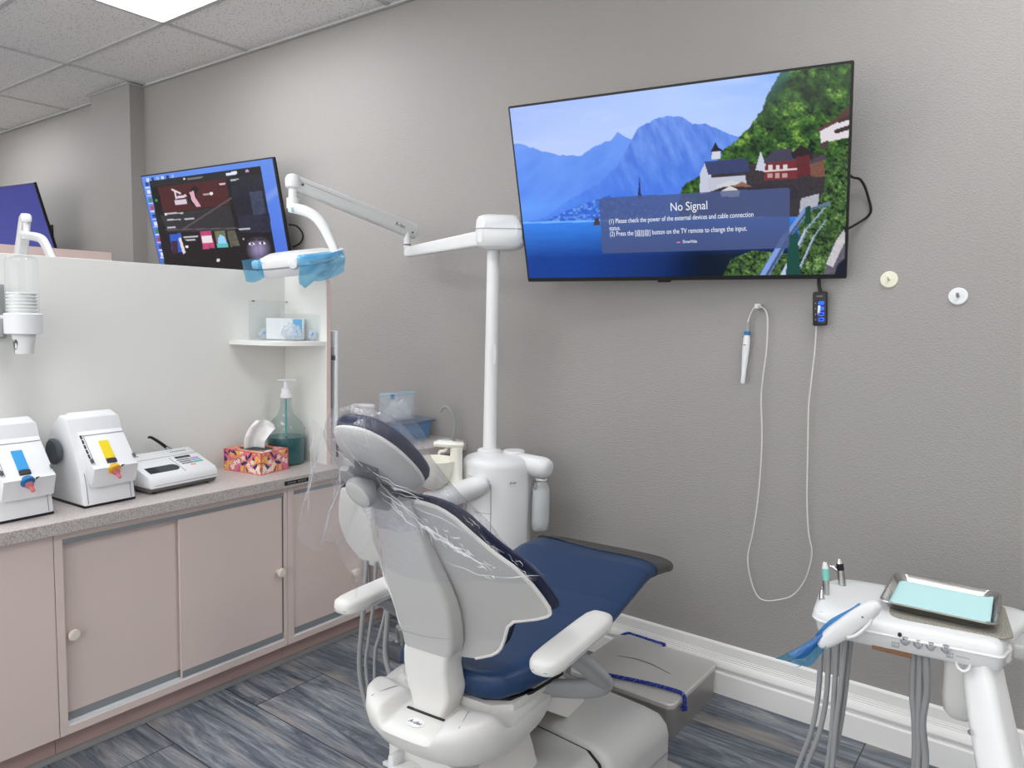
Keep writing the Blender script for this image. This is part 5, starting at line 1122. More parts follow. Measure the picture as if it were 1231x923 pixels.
# headrest
hcn = Vector((0, -.222, 1.114)); hL = Vector((0, .23, -.19)).normalized(); hN = Vector((0, .19, .23)).normalized(); HX = Matrix((Vector((1, 0, 0)), -hL, hN)).transposed().to_4x4(); HX.translation = hcn
def hring(w, l, z, e=2.4, ox=0): return [HX @ Vector((x, y+ox, z)) for x, y in sup(w, l, e, 48)]
b = MB(); b.loft([hring(.012, .02, -.024), hring(.040, .06, -.022), hring(.066, .095, -.015), hring(.082, .117, -.004), hring(.089, .128, .008), hring(.0895, .129, .013), hring(.086, .125, .016)], None); cb(b, 'headrest_shell', M['shell'], 60)
b = MB(); b.loft([hring(.0885, .1275, .007), hring(.0912, .131, .010), hring(.0912, .131, .013), hring(.088, .127, .016)], None); cb(b, 'headrest_rim', M['shell2'], 60)
b = MB(); b.loft([hring(.082, .120, .012), hring(.090, .130, .020), hring(.093, .134, .032), hring(.090, .130, .043), hring(.077, .114, .052), hring(.045, .075, .057), hring(.01, .02, .058)], None); cb(b, 'headrest_cushion', M['navy'], 60)
XA = CM.to_3x3() @ Vector((1, 0, 0))
def onS(px, py, s): return IM @ onP(px, py, CM @ Vector((s, 0, 0)), XA)
P = [onS(*p, -.052) for p in ((414, 563), (427, 575), (447, 592), (465, 606), (484, 622))]
b = MB(); b.tube(P, [.008, .020, .025, .025, .022], None, 12, 5, [(x*1.5, y*0.8) for x, y in rrect(2, 2, .6, 5)], up=(0, -.75, -.5)); cb(b, 'glide_bar', M['greyp'], 45)
b = MB(); b.tube([P[1]+Vector((.012, .012, .004)), P[2]+Vector((.012, .016, .006)), P[3]+Vector((.010, .02, .0)), Vector((0, -.135, .985))], [.014, .020, .022, .020], None, 12, 5); b.tube([HX @ Vector((0, .03, -.015)), P[1]*.4+P[2]*.6+Vector((0, .01, 0))], .03, None, 14, 0); cb(b, 'glide_core', M['greyd'], 45)
kc = onS(433, 592, -.012); kx = axis(kc, Vector((-.10, -.88, -.47)), (1, 0, 0)); kx = kx @ Matrix.Rotation(R(-35), 4, 'Z')
b = MB(); b.lathe([(.016, -.034), (.030, -.020), (.038, -.006), (.0385, .004), (.035, .009)], kx, M['greyp'], 44, 1.0, 1.0); b.lathe([(.0352, .0088), (.032, .0108), (.015, .012), (0, .0122)], kx, M['shell'], 44, 1.0, 1.0); cb(b, 'headrest_knob', None)
# seat cushion
SA = [.040, .046, .054, .075, .118, .22, .32, .45, .6, .75, .85, .95, 1.05, 1.12, 1.17, 1.195, 1.205]
WW = [.06, .11, .138, .174, .200, .236, .256, .264, .263, .259, .257, .256, .255, .246, .222, .17, .09]
ZB = [.494, .478, .466, .460, .460, .468, .482, .500, .520, .538, .548, .545, .525, .507, .498, .498, .503]
ZT = [.512, .526, .535, .541, .546, .550, .555, .563, .577, .600, .615, .612, .590, .568, .549, .537, .528]
def seat_ring(a, grow=0.0, n=64):
    w, z0, z1 = ip(a, SA, WW)+grow, ip(a, SA, ZB)-grow, ip(a, SA, ZT)+grow; c, h = (z0+z1)/2, (z1-z0)/2; out = []
    for i in range(n):
        t_ = 2*PI*i/n; x, y = math.cos(t_), math.sin(t_)
        X_ = w*math.copysign(abs(x)**(2/5.5), x); Z_ = c+h*math.copysign(abs(y)**(2/2.6), y)
        if y > 0: Z_ += 0.010*(abs(X_/w)**2.5-0.55)*min(1, max(0, (1.05-a)/0.15))*y
        out.append(Vector((X_, a, Z_)))
    return out
aa = sorted(set(SA+[.04+i*1.165/90 for i in range(91)]))
b = MB(); b.loft([seat_ring(a) for a in aa], None); cb(b, 'seat_cushion', M['blue'], 60)
b = MB(); rings = []
for a in [x for x in aa if x >= 0.93]:
    rings.append([Vector((v.x, v.y+max(0, (-v.x-0.05))*0.28*max(0, 1-(a-0.93)/0.15)-max(0, v.x-.1)*0.10*max(0, 1-(a-.93)/.15), v.z)) for v in seat_ring(a, 0.0028)])
b.loft(rings, None, cap=False); b.loft([rings[-1], [v*0.2+Vector((0, 1.207, .514))*0.8 for v in rings[-1]]], None, cap=False); cb(b, 'toe_cover', M['toe'], 60)
# seat frame beneath
b = MB()
b.loft([[Vector((x*w, a, z0+(z1-z0)*k)) for x, k in ((-1, .25), (-.97, 0), (.97, 0), (1, .25), (1, .95), (-1, .95))] for a, w, z0, z1 in ((.052, .14, .43, .4595), (.09, .185, .425, .4595), (.3, .215, .44, .482), (.6, .18, .475, .525), (.8, .13, .515, .545))], None); cb(b, 'seat_frame', M['shell2'], 40)
b = MB(); b.loft([[Vector((x, y, z)) for x, y in [(-.20, .16), (-.17, .10), (-.11, .066), (.11, .066), (.17, .10), (.20, .16), (.22, .30), (-.22, .30)]] for z in (.459, .4665)], None); cb(b, 'seat_gap', M['black'])
# rear casting with the recess that takes the spine arm
def sst(e0, e1, x): x = min(max((x-e0)/(e1-e0), 0), 1); return x*x*(3-2*x)
def topz(x, y):
    lobe = .462+.010*sst(.10, .17, abs(x))-.018*sst(.17, .222, abs(x))-0.014*sst(-.06, -.13, y)
    rec = sst(.092, .074, abs(x))*sst(.06, .03, y)
    gap = sst(-.01, 0.05, y)*sst(.235, .20, abs(x))*0.030
    return lobe*(1-rec)+rec*(.436-.012*sst(-.04, -.14, y))-gap*(1-rec)
def outl(f, z, n=120): return [(0.222*f*math.copysign(abs(math.cos(2*PI*i/n))**(2/3.0), math.cos(2*PI*i/n)), .135+0.262*f*math.copysign(abs(math.sin(2*PI*i/n))**(2/2.5), math.sin(2*PI*i/n))) for i in range(n)]
b = MB(); rings = []
for f, z in ((.52, .298), (.64, .306), (.78, .325), (.90, .355), (.975, .392)): rings.append([Vector((x, y+(1-f)*0.10, z)) for x, y in outl(f, z)])
rings.append([Vector((x, y, min(.425, topz(x, y)-.012))) for x, y in outl(1.0, 0)])
for f in (.988, .965, .93, .89, .85, .8, .75, .7, .65, .6, .55, .5, .45, .4, .35, .3, .25, .2, .15, .1, .05): rings.append([Vector((x, y, topz(x, y)-.010*max(0, (f-.93)/.07)**2)) for x, y in outl(f, 0)])
b.loft(rings, None); cb(b, 'rear_casting', M['shell2'], 50)
lg = axis((0, -.098, .4315), (0, -.11, 1), (0, 1, 0)); lg = Matrix.Translation((0.003, -.080, topz(0, -.080)+.0002)) @ Matrix.Rotation(R(6), 4, 'X')
b = MB(); b.prism(sup(.0245, .0165, 2, 36), .0012, lg, None); bd = cb(b, 'badge', M['plastic'])
text('lettering', 'A-dec', .0165, lg @ Matrix.Translation((0, 0, .0014)) @ Matrix(((1, .25, 0, 0), (0, 1, 0, 0), (0, 0, 1, 0), (0, 0, 0, 1))), M['inkd'], bd, world=False)
b = MB(); b.box((0.003, -.0395, .4375), (.118, .007, .004), None, .001); cb(b, 'recess_gap', M['black'])
for sg in (-1, 1):
    P = [Vector((sg*x, y, topz(x, y)+.0002)) for x, y in ((.105, .03), (.115, -.01), (.128, -.05), (.138, -.085))]+[Vector((sg*.146, -.1135, .44))]+[Vector((sg*.150, -.121, .415)), Vector((sg*.146, -.113, .39))]
    b = MB(); b.tube(P[:4], .0009, None, 6, 5); cb(b, 'casting_seam', M['greyp'])
# arm rests
for sg in (1, -1):
    b = MB(); cx = sg*.315
    def pr(y, w, h, dz=0.0): return [Vector((cx+x, y, .632+dz+z)) for x, z in sup(w, h, 3.2, 32)]
    b.loft([pr(-.020, .010, .008), pr(-.016, .024, .016), pr(-.004, .034, .021), pr(.02, .040, .023), pr(.07, .042, .0235), pr(.25, .042, .0235), pr(.305, .040, .023), pr(.330, .033, .021), pr(.343, .022, .015), pr(.347, .010, .008)], None)
    ar = cb(b, 'arm_rest', M['shell2'], 60)
    b = MB(); b.loft([[Vector((cx+x*1.012, .164+y*1.004, z)) for x, y in sup(.042, .183, 4, 48)] for z in (.6255, .6275)], None); b.build('seam', M['greyp'], ar, world=False)
    b = MB(); b.tube([Vector((sg*.17, .22, .445)), Vector((sg*.25, .29, .432)), Vector((sg*.30, .335, .430)), Vector((sg*.318, .352, .440)), Vector((sg*.316, .30, .488)), Vector((sg*.314, .21, .560)), Vector((sg*.312, .13, .615))], [.022, .026, .027, .027, .029, .029, .026], None, 16, 6, [(x*.7, y) for x, y in sup(1, 1, 2.6, 20)]); cb(b, 'arm_support', M['greyp'], 60)
# lift and base (the base stands square to the room, the seat is swivelled on it)
def wb_(b, name, m, ang=40): return b.build(name, m, ch, world=True, angle=ang)
def br(x0, x1, y0, y1, z, r=0.06): return [Vector(((x0+x1)/2+x, (y0+y1)/2+y, z)) for x, y in rrect(x1-x0, y1-y0, r, 7)]
rb = Matrix.Translation((-1.17, 1.75, 0)) @ Matrix.Rotation(R(-4), 4, 'Z') @ Matrix.Translation((1.17, -1.75, 0))
b = MB(); b.loft([[rb @ v for v in br(-1.46, -.862, 1.12, 2.175, z, .07)] for z in (0.0005, .012)]+[[rb @ v for v in br(-1.452, -.870, 1.128, 2.167, .018, .065)]], None); wb_(b, 'floor_plate', M['shell'])
b = MB(); b.loft([[rb @ v for v in r_] for r_ in (br(-1.42, -.925, 1.776, 2.115, .018, .03), br(-1.42, -.925, 1.776, 2.115, .150, .03), br(-1.415, -.931, 1.776, 2.11, .180, .03), br(-1.40, -.948, 1.777, 2.10, .205, .028), br(-1.37, -.985, 1.779, 2.08, .222, .026), br(-1.33, -1.03, 1.782, 2.05, .228, .025))], None); wb_(b, 'base_cover', M['shell'], 50)
b = MB(); b.loft([[rb @ v for v in r_] for r_ in (br(-1.402, -.950, 1.765, 1.790, .018, .004), br(-1.402, -.950, 1.765, 1.790, .150, .004), br(-1.392, -.968, 1.765, 1.790, .186, .004), br(-1.36, -1.005, 1.765, 1.790, .209, .004))], None); wb_(b, 'base_gap', M['black'])
b = MB(); b.loft([[rb @ v for v in r_] for r_ in (br(-1.40, -.947, 1.20, 1.770, .018, .02), br(-1.40, -.947, 1.20, 1.770, .150, .02), br(-1.39, -.964, 1.205, 1.770, .187, .02), br(-1.36, -1.0, 1.22, 1.770, .211, .02))], None); wb_(b, 'lift_cover', M['shell'], 50)
b = MB(); b.box(rb @ Vector((-.921, 1.93, .10)), (.004, .30, .004), None, .001, 1, Matrix.Rotation(R(-4), 3, 'Z')); wb_(b, 'base_seam', M['greyp'])
def lr(p, w, d, r_=0.03): return [CM @ Vector((p[0]+x, p[1]+y, p[2])) for x, y in rrect(w, d, r_, 6)]
b = MB(); b.loft([lr((.02, .12, .19), .32, .30), lr((.01, .12, .25), .30, .30), lr((0, .12, .30), .28, .30), lr((0, .12, .315), .27, .30)], None); wb_(b, 'lift_column', M['shell2'], 45)
b = MB(); b.loft([[CM @ Vector(v) for v in r_] for r_ in ([(-.15, .30, .34), (.15, .30, .34), (.15, .36, .45), (-.15, .36, .45)], [(-.15, .52, .20), (.15, .52, .20), (.15, .62, .21), (-.15, .62, .21)])], None); wb_(b, 'lift_link', M['shell2'])
# stop lever at the back
b = MB(); p0 = CM @ Vector((-.05, -.06, .285)); p1 = onZ(466, 916, .215); b.tube([CM @ Vector((-.02, .03, .27)), p0, (p0+p1)/2, p1], [.011, .012, .012, .010], None, 12, 4, [(x*1.4, y*.6) for x, y in rrect(2, 2, .5, 4)], up=(0, 0, 1)); wb_(b, 'release_lever', M['enamel'])
b = MB(); b.box(p0+Vector((-.035, .01, .0)), (.022, .05, .05), None, .008); wb_(b, 'lever_bracket', M['enamel'])

# ---- clear sleeve pulled over headrest and back
t = thing('plastic_sleeve', 'clear crinkled plastic sleeve pulled over the headrest and upper back', 'plastic cover', CO, TH)
def wr(p, s=1.0): return Vector((mnoise.noise(p*9), mnoise.noise(p*9+Vector((31, 0, 0))), mnoise.noise(p*9+Vector((0, 57, 0)))))*0.008*s+Vector((mnoise.noise(p*34), mnoise.noise(p*34+Vector((11, 0, 0))), mnoise.noise(p*34+Vector((0, 17, 0)))))*0.0035*s
b = MB(); NR = 72; rings = []
def hsl(y, w, zlo, zhi, dy=0.0):
    out = []
    for i in range(NR):
        a = 2*PI*i/NR; x, z = math.cos(a), math.sin(a); p = HX @ Vector((w*math.copysign(abs(x)**.7, x), y, (zlo+zhi)/2+(zhi-zlo)/2*math.copysign(abs(z)**.7, z))); out.append(p)
    return out
for y, w, lo, hi in ((.146, .025, .01, .04), (.143, .05, -.004, .054), (.13, .076, -.012, .064), (.10, .096, -.028, .072), (.06, .104, -.04, .077), (.02, .107, -.050, .078), (-.03, .108, -.058, .078), (-.07, .108, -.066, .074), (-.11, .112, -.085, .070), (-.14, .122, -.098, .064)): rings.append(hsl(y, w, lo, hi))
for z in (.985, .965, .945, .925, .90, .88, .86, .84, .825):
    w = ip(z, SZ, SW)*1.02+.014+.03*max(0, (z-.93)/.06); out = []
    for i in range(NR):
        a = 2*PI*i/NR; x, y = math.cos(a), math.sin(a); s_ = w*math.copysign(abs(x)**.6, x); d = .052*math.copysign(abs(y)**.55, y)
        off = -.022 if abs(s_-.005) < .095 and y < 0 else 0
        out.append(Vector((s_, ac(z)+1.9*s_*s_+.030+d+(off-0.026*max(0, 1-abs(s_)/.13) if y < 0 else .022), z-.02*x)))
    rings.append(out)
rings = [[p+wr(p, 1.0) for p in r_] for r_ in rings]
R2 = []
for i in range(len(rings)-1):
    for k in range(3): R2.append([p*(1-k/3)+q*(k/3)+wr((p+q)*1.7, .25) for p, q in zip(rings[i], rings[i+1])])
R2.append(rings[-1]); b.loft(R2, None, cap=False); sl_ = b.build('sleeve', M['clear'], t, world=False, angle=75)
b = MB()
# gathered peak above the headrest and the tail hanging at its left
pk = IM @ onP(436, 492, CM @ Vector((0, -.20, 1.2)), CM.to_3x3() @ Vector((0, 1, 0)))
for k in range(14):
    a0 = 2*PI*k/14; q = HX @ Vector((.085*math.cos(a0), .02+.10*math.sin(a0), .092)); q2 = HX @ Vector((.085*math.cos(a0+.45), .02+.10*math.sin(a0+.45), .092))
    m_ = (q+q2)/2*0.35+pk*0.65; b.grid(lambda u, v, q=q, q2=q2: (q*(1-u)+q2*u)*(1-v)**1.3+pk*(1-(1-v)**1.3)+wr(q*(1-u)+q2*u+pk*v, .35)*(1-v), 4, 8)
b.build('gathered_peak', M['clear'], t, world=False, angle=75)
b = MB()
def tail(u, v):
    top = HX @ Vector((-.120, .13-.27*u, .02)); p = top+Vector((-.035*v-.02*v*v, -.012*u*v, -(.27+.05*math.sin(u*7))*v*(0.8+.25*u)))
    return p+Vector((.016*math.sin(u*19+v*2), .012*math.cos(u*15), 0))*min(1, v*2.5)+wr(p*1.3, .8)
b.grid(tail, 44, 26); b.build('hanging_tail', M['clear'], t, world=False, angle=75)
# white tubes along the folds, standing in for glints of light on the film
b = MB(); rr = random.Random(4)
def onback(px, py, off=-.062):
    best = None
    for i in range(-60, 61):
        s_ = i*.005; p = onS(px, py, s_); e = abs(p.y-(ac(p.z)+1.9*s_*s_+off*(1 if s_ < .10 else .45)))
        if best is None or e < best[0]: best = (e, p)
    return best[1]
def glint(P, r0, r1=None):
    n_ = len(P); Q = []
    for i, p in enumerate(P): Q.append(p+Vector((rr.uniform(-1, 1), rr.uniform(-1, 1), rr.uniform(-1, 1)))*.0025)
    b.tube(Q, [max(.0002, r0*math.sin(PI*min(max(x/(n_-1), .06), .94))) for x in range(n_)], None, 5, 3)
def pxline(p, q, n, jit, bow=0.0):
    out = []
    for i in range(n+1):
        u = i/n; out.append((p[0]*(1-u)+q[0]*u+rr.uniform(-jit, jit), p[1]*(1-u)+q[1]*u+rr.uniform(-jit, jit)+bow*math.sin(u*PI)))
    return out
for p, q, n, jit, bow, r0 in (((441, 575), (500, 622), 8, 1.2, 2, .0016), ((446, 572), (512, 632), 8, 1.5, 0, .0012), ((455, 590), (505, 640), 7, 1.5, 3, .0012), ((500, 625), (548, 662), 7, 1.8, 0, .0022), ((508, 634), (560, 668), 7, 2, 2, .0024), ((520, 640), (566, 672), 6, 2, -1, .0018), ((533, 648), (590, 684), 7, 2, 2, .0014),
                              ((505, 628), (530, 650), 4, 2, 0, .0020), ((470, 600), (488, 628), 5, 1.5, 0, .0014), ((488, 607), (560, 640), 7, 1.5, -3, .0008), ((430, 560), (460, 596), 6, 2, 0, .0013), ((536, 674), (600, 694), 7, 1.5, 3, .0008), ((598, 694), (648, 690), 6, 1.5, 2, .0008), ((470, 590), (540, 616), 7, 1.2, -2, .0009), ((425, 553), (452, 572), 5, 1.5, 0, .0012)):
    glint([onback(*w) for w in pxline(p, q, n, jit, bow)], r0)
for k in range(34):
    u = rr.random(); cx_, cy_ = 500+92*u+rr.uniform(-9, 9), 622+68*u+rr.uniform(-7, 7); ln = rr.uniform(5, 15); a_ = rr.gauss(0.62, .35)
    glint([onback(*w) for w in pxline((cx_, cy_), (cx_+ln*math.cos(a_), cy_+ln*math.sin(a_)), 3, .8)], rr.uniform(.0005, .0016))
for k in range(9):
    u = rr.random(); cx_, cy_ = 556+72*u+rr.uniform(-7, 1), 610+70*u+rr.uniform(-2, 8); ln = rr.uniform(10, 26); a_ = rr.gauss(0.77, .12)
    glint([onback(*w) for w in pxline((cx_, cy_), (cx_+ln*math.cos(a_), cy_+ln*math.sin(a_)), 5, .5)], rr.uniform(.0003, .0007))
def onhead(px, py):
    nn = CM.to_3x3() @ hN; return IM @ onP(px, py, CM @ (HX @ Vector((0, 0, -.034))), nn)
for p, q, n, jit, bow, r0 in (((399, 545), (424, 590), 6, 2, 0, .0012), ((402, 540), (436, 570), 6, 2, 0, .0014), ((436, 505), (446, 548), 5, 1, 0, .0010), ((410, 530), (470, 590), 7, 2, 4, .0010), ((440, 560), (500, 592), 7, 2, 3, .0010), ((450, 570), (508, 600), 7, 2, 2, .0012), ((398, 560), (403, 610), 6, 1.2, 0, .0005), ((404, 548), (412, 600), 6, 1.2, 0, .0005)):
    glint([onhead(*w) for w in pxline(p, q, n, jit, bow)], r0)
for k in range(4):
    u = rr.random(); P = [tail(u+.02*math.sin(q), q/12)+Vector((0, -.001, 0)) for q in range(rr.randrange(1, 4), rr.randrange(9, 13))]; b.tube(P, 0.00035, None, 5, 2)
fc = b.build('fold_glints', M['glint'], t, world=False); fc['kind'] = 'stuff'

# ================================================================ ASSISTANT'S CONSOLE BEHIND THE CHAIR
pa = CM @ Vector((0, .30, 0)); na = CM.to_3x3() @ Vector((0, 1, 0)); sx = CM.to_3x3() @ Vector((1, 0, 0))
o_ = onP(437, 640, pa, na); X = frame(o_, sx, (0, 0, 1)); XI = X.inverted()
t = thing('assistant_console', 'pale grey instrument console with hanging hoses, left of the chair back', 'dental console', (o_.x, o_.y, o_.z-.15))
pp = [(XI @ onP(px, py, pa, na)) for px, py in ((408, 587), (450, 583), (474, 600), (484, 650), (482, 694), (459, 687), (444, 681), (431, 673), (422, 662), (415, 652), (409, 638), (405.5, 625), (405, 608))]
b = MB(); b.prism([(p.x, p.y) for p in pp], .075, X @ Matrix.Translation((0, 0, -.075)), None, .012, 3); b.build('housing', M['shell'], t)
b = MB(); q0, q1 = XI @ onP(404, 591, pa, na), XI @ onP(413, 583, pa, na); b.tube([X @ (q0+Vector((0, .002, -.03))), X @ (q1+Vector((0, .004, -.03)))], .009, None, 12, 0); b.build('edge_grip', M['black'], t)
for k, (P, r_) in enumerate(((((441, 684), (438, 720), (434, 765), (432, 800), (437, 835), (450, 868), (480, 895)), .0085), (((452, 686), (449, 725), (443, 770), (440, 800), (446, 840), (462, 870)), .006), (((468, 690), (464, 730), (456, 765), (451, 785), (452, 830), (466, 860)), .006), (((466, 690), (466, 740), (463, 780), (467, 805), (475, 820), (486, 830)), .0085))):
    pl_ = [onP(px, py, pa+na*(.0-.012*k), na) for px, py in P]; pl_ = [p if p.z > 0.012 else Vector((p.x, p.y, .012)) for p in pl_]; pl_[0].z += .03
    b = MB(); b.tube(pl_, r_, None, 12); b.build('hose', M['hose'], t)
b = MB(); p0 = onP(470, 640, pa, na)-na*(-.03); b.tube([(p0.x+.03, p0.y+.03, p0.z-.03), (p0.x+.03, p0.y+.10, p0.z-.06), (p0.x+.02, p0.y+.20, .50), (p0.x+.02, p0.y+.24, .25), (p0.x+.02, p0.y+.25, .015)], .022, None, 14); b.build('swing_arm', M['shell'], t)
# floor box with the foot cable, dark, under the arm
p = onZ(470, 795, 0.0); t = thing('junction_box', 'small dark junction box with grey cables on the floor behind the chair', 'junction box', p)
b = MB(); b.box((p.x, p.y+.05, .03), (.10, .09, .06), None, .012); b.build('box', M['greyd'], t)
b = MB(); b.tube([(p.x+.02, p.y+.05, .055), (p.x+.03, p.y+.03, .12), (p.x+.02, p.y+.02, .15), (p.x-.01, p.y+.05, .10), (p.x-.03, p.y+.08, .02)], .010, None, 12); b.tube([(p.x-.02, p.y+.05, .055), (p.x-.04, p.y+.1, .10), (p.x-.01, p.y+.18, .03), (p.x+.1, p.y+.22, .012)], .010, None, 12); b.build('cable', M['greyp'], t)

# ================================================================ STEEL STEP BOX
t = thing('step_box', 'low brushed steel step box with blue rope handles, against the baseboard', 'step', (-1.18, 2.47, 0))
sx0, sx1, sy0, sy1, sz = -1.40, -.986, 2.285, 2.695, .130
def sr(z, g=0.0, r_=.028): return [Vector(((sx0+sx1)/2+x, (sy0+sy1)/2+y, z)) for x, y in rrect(sx1-sx0+2*g, sy1-sy0+2*g, r_, 7)]
b = MB(); b.loft([sr(0.0005), sr(sz-.018)], None); b.build('body', M['steeld'], t, angle=30)
b = MB(); b.loft([sr(sz-.0185, .004), sr(sz-.004, .004), sr(sz, .0, .026), sr(sz+.0015, -.02, .02)], None); lid = b.build('lid', M['lidsteel'], t, angle=30)
b = MB(); q = [onZ(*p, sz+.0025) for p in ((742, 788), (765, 792), (785, 799), (806, 810))]; b.tube(q, [.0010, .0026, .0028, .0012], None, 6, 5, [(x, y*.35) for x, y in sup(1, 1, 2, 10)], up=(0, 0, 1)); b.build('scratch', M['greyd'], lid)
x_ = sx1-.035
b = MB(); rp = [(sx1-.006, sy0+.086, .088), (sx1+.010, sy0+.084, .094), (sx1+.012, sy0+.082, .112), (sx1+.002, sy0+.082, .1385), (sx1-.05, sy0+.078, .1425), (sx1-.14, sy0+.062, .1430), (sx1-.25, sy0+.034, .1425), (sx1-.32, sy0+.022, .1395), (sx1-.40, sy0+.03, .136)]
b.tube(rp, .0068, None, 12); b.lathe([(0, -.010), (.011, -.006), (.012, 0), (.011, .006), (0, .010)], axis((sx1+.010, sy0+.086, .087), (1, 0, .3)), None, 16); b.build('rope_handle', M['rope'], t)
b = MB(); rp = [(sx1-.22, sy1+.004, .120), (sx1-.225, sy1-.004, .139), (sx1-.25, sy1-.010, .142), (sx1-.30, sy1-.016, .146), (sx1-.35, sy1-.014, .145), (sx1-.385, sy1-.008, .140), (sx0-.006, sy1-.02, .118), (sx0-.008, sy1-.03, .10)]
b.tube(rp, .0052, None, 10); b.lathe([(0, -.008), (.009, -.004), (.0095, 0), (.009, .004), (0, .008)], axis((sx1-.222, sy1-.001, .134), (1, 0, .3)), None, 14); b.build('rope_handle', M['rope'], t)

# ================================================================ DELIVERY HEAD ON ITS ARM
DQ = Vector((-.06, 1.994, 0)); DX = Matrix.Translation(DQ) @ Matrix.Rotation(R(8.2), 4, 'Z'); DXI = DX.inverted()
DU, DV = DX.to_3x3() @ Vector((1, 0, 0)), DX.to_3x3() @ Vector((0, 1, 0))
t = thing('delivery_unit', 'white instrument delivery table on a slanted arm, right edge of the room', 'delivery unit', (-.10, 2.1, 0))
dx0, dx1, dy0, dy1, dz0 = -.412, .004, 0.0, .305, .650
def dr(x0, x1, y0, y1, z, r_, sk=.085):
    P = []
    for cx, cy, s0, r2 in ((x1+sk-.05, y1-.05, 0, .05), (x0+.085, y1-.085, 90, .085), (x0+.045, y0+.045, 180, .045), (x1-r_, y0+r_, 270, r_)):
        for k in range(9): a = R(s0+90*k/8); P.append(DX @ Vector((cx+r2*math.cos(a), cy+r2*math.sin(a), z)))
    return P
b = MB(); b.loft([dr(dx0+.03, dx1-.002, dy0+.014, dy1-.01, dz0, .02), dr(dx0+.012, dx1-.001, dy0+.005, dy1-.004, dz0+.006, .02), dr(dx0+.006, dx1, dy0+.001, dy1, .686, .02)], None); b.build('lower_tray', M['enamel'], t, angle=50)
b = MB(); b.loft([dr(dx0+.002, dx1+.002, dy0-.002, dy1+.002, .6865, .022), dr(dx0-.002, dx1+.004, dy0-.005, dy1+.004, .6885, .024), dr(dx0-.002, dx1+.004, dy0-.005, dy1+.004, .6910, .024), dr(dx0, dx1, dy0-.001, dy1, .6935, .022),
        dr(dx0, dx1, dy0, dy1, .703, .024), dr(dx0+.004, dx1-.003, dy0+.008, dy1-.005, .713, .026), dr(dx0+.014, dx1-.010, dy0+.024, dy1-.014, .7205, .03), dr(dx0+.04, dx1-.025, dy0+.05, dy1-.04, .7225, .03)], None); b.build('head_cover', M['enamel'], t, angle=50)
b = MB(); b.loft([[DX @ Vector((-.106+x, .165+y, z)) for x, y in rrect(.262, .25, .03)] for z in (.7215, .7240)], None); b.build('mesh_mat', M['mesh'], t)
b = MB(); b.span((dx1+.0, dy0+.05, .657), (dx1+.020, dy1-.12, .706), M['shell2'], .012, 3); b.span((dx1+.018, dy0+.07, .664), (dx1+.10, dy1-.14, .702), M['shell'], .010, 3)
bmesh.ops.transform(b.bm, matrix=DX, verts=b.bm.verts); b.build('end_cap', None, t)
fo = DX @ Vector((0, dy0+.002, 0))
def onF(px, py, d=0.0): return onP(px, py, fo-DV*d, DV)
for k, (px, py) in enumerate(((1088, 771), (1103.7, 775), (1119, 777.5), (1137, 780.5))):
    p = onF(px, py, .008); p = p+DV*.008; b = MB(); A = axis(p, -DV); b.lathe([(.0105, 0), (.0105, .004), (.0078, .006), (.0078, .015), (.006, .018), (0, .0185)], A, None, 24); b.build('control_knob', M['chrome'], t)
p = onF(1081.5, 764, .004); b = MB(); b.lathe([(.0048, 0), (.0048, .012), (.003, .016), (0, .0165)], axis(p+DV*.008-Vector((0, 0, .004)), -DV+Vector((0, 0, .9))), None, 16); b.build('toggle', M['black'], t)
b = MB()
def fbox(px0, py0, px1, py1):
    p, q = DXI @ onF(px0, py0), DXI @ onF(px1, py1); c = DX @ ((p+q)/2); b.box(c, (abs(q.x-p.x), .0022, max(abs(q.z-p.z), .001)), None, 0, 1, DX.to_3x3())
for x0, x1, y in ((1072, 1081, 774), (1138, 1146, 787)):
    fbox(x0, y-2, x1, y-1.4); fbox(x0, y+3, x1, y+3.6); fbox(x0, y-2, x0+.6, y+3); fbox(x1-.6, y-2, x1, y+3); fbox(x0+3, y-1, x0+3.5, y+3)
for k in range(7): fbox(1149+k*2.5, 788+k*.5, 1150.6+k*2.5, 789.4+k*.5)
b.build('panel_print', M['faint'], t, flat=True)
p = onF(1158, 800, .004); b = MB(); b.tube([p-DU*.014+DV*.012+Vector((0, 0, .004)), p-DU*.011-Vector((0, 0, .006)), p-DV*.004-Vector((0, 0, .012)), p+DU*.011-Vector((0, 0, .006)), p+DU*.014+DV*.012+Vector((0, 0, .004))], .0035, None, 10); b.build('ring_pull', M['plastic'], t)
b = MB(); p = onF(1071, 783.5); b.prism([(-.042, .012), (-.03, .012), (-.012, .004), (.006, .008), (.03, .004), (.045, .004), (.045, -.009), (-.042, -.005)], .05, frame(p+DV*.055, DU, (0, 0, 1)), None, .002, 1); b.build('wooden_block', M['wood'], t)
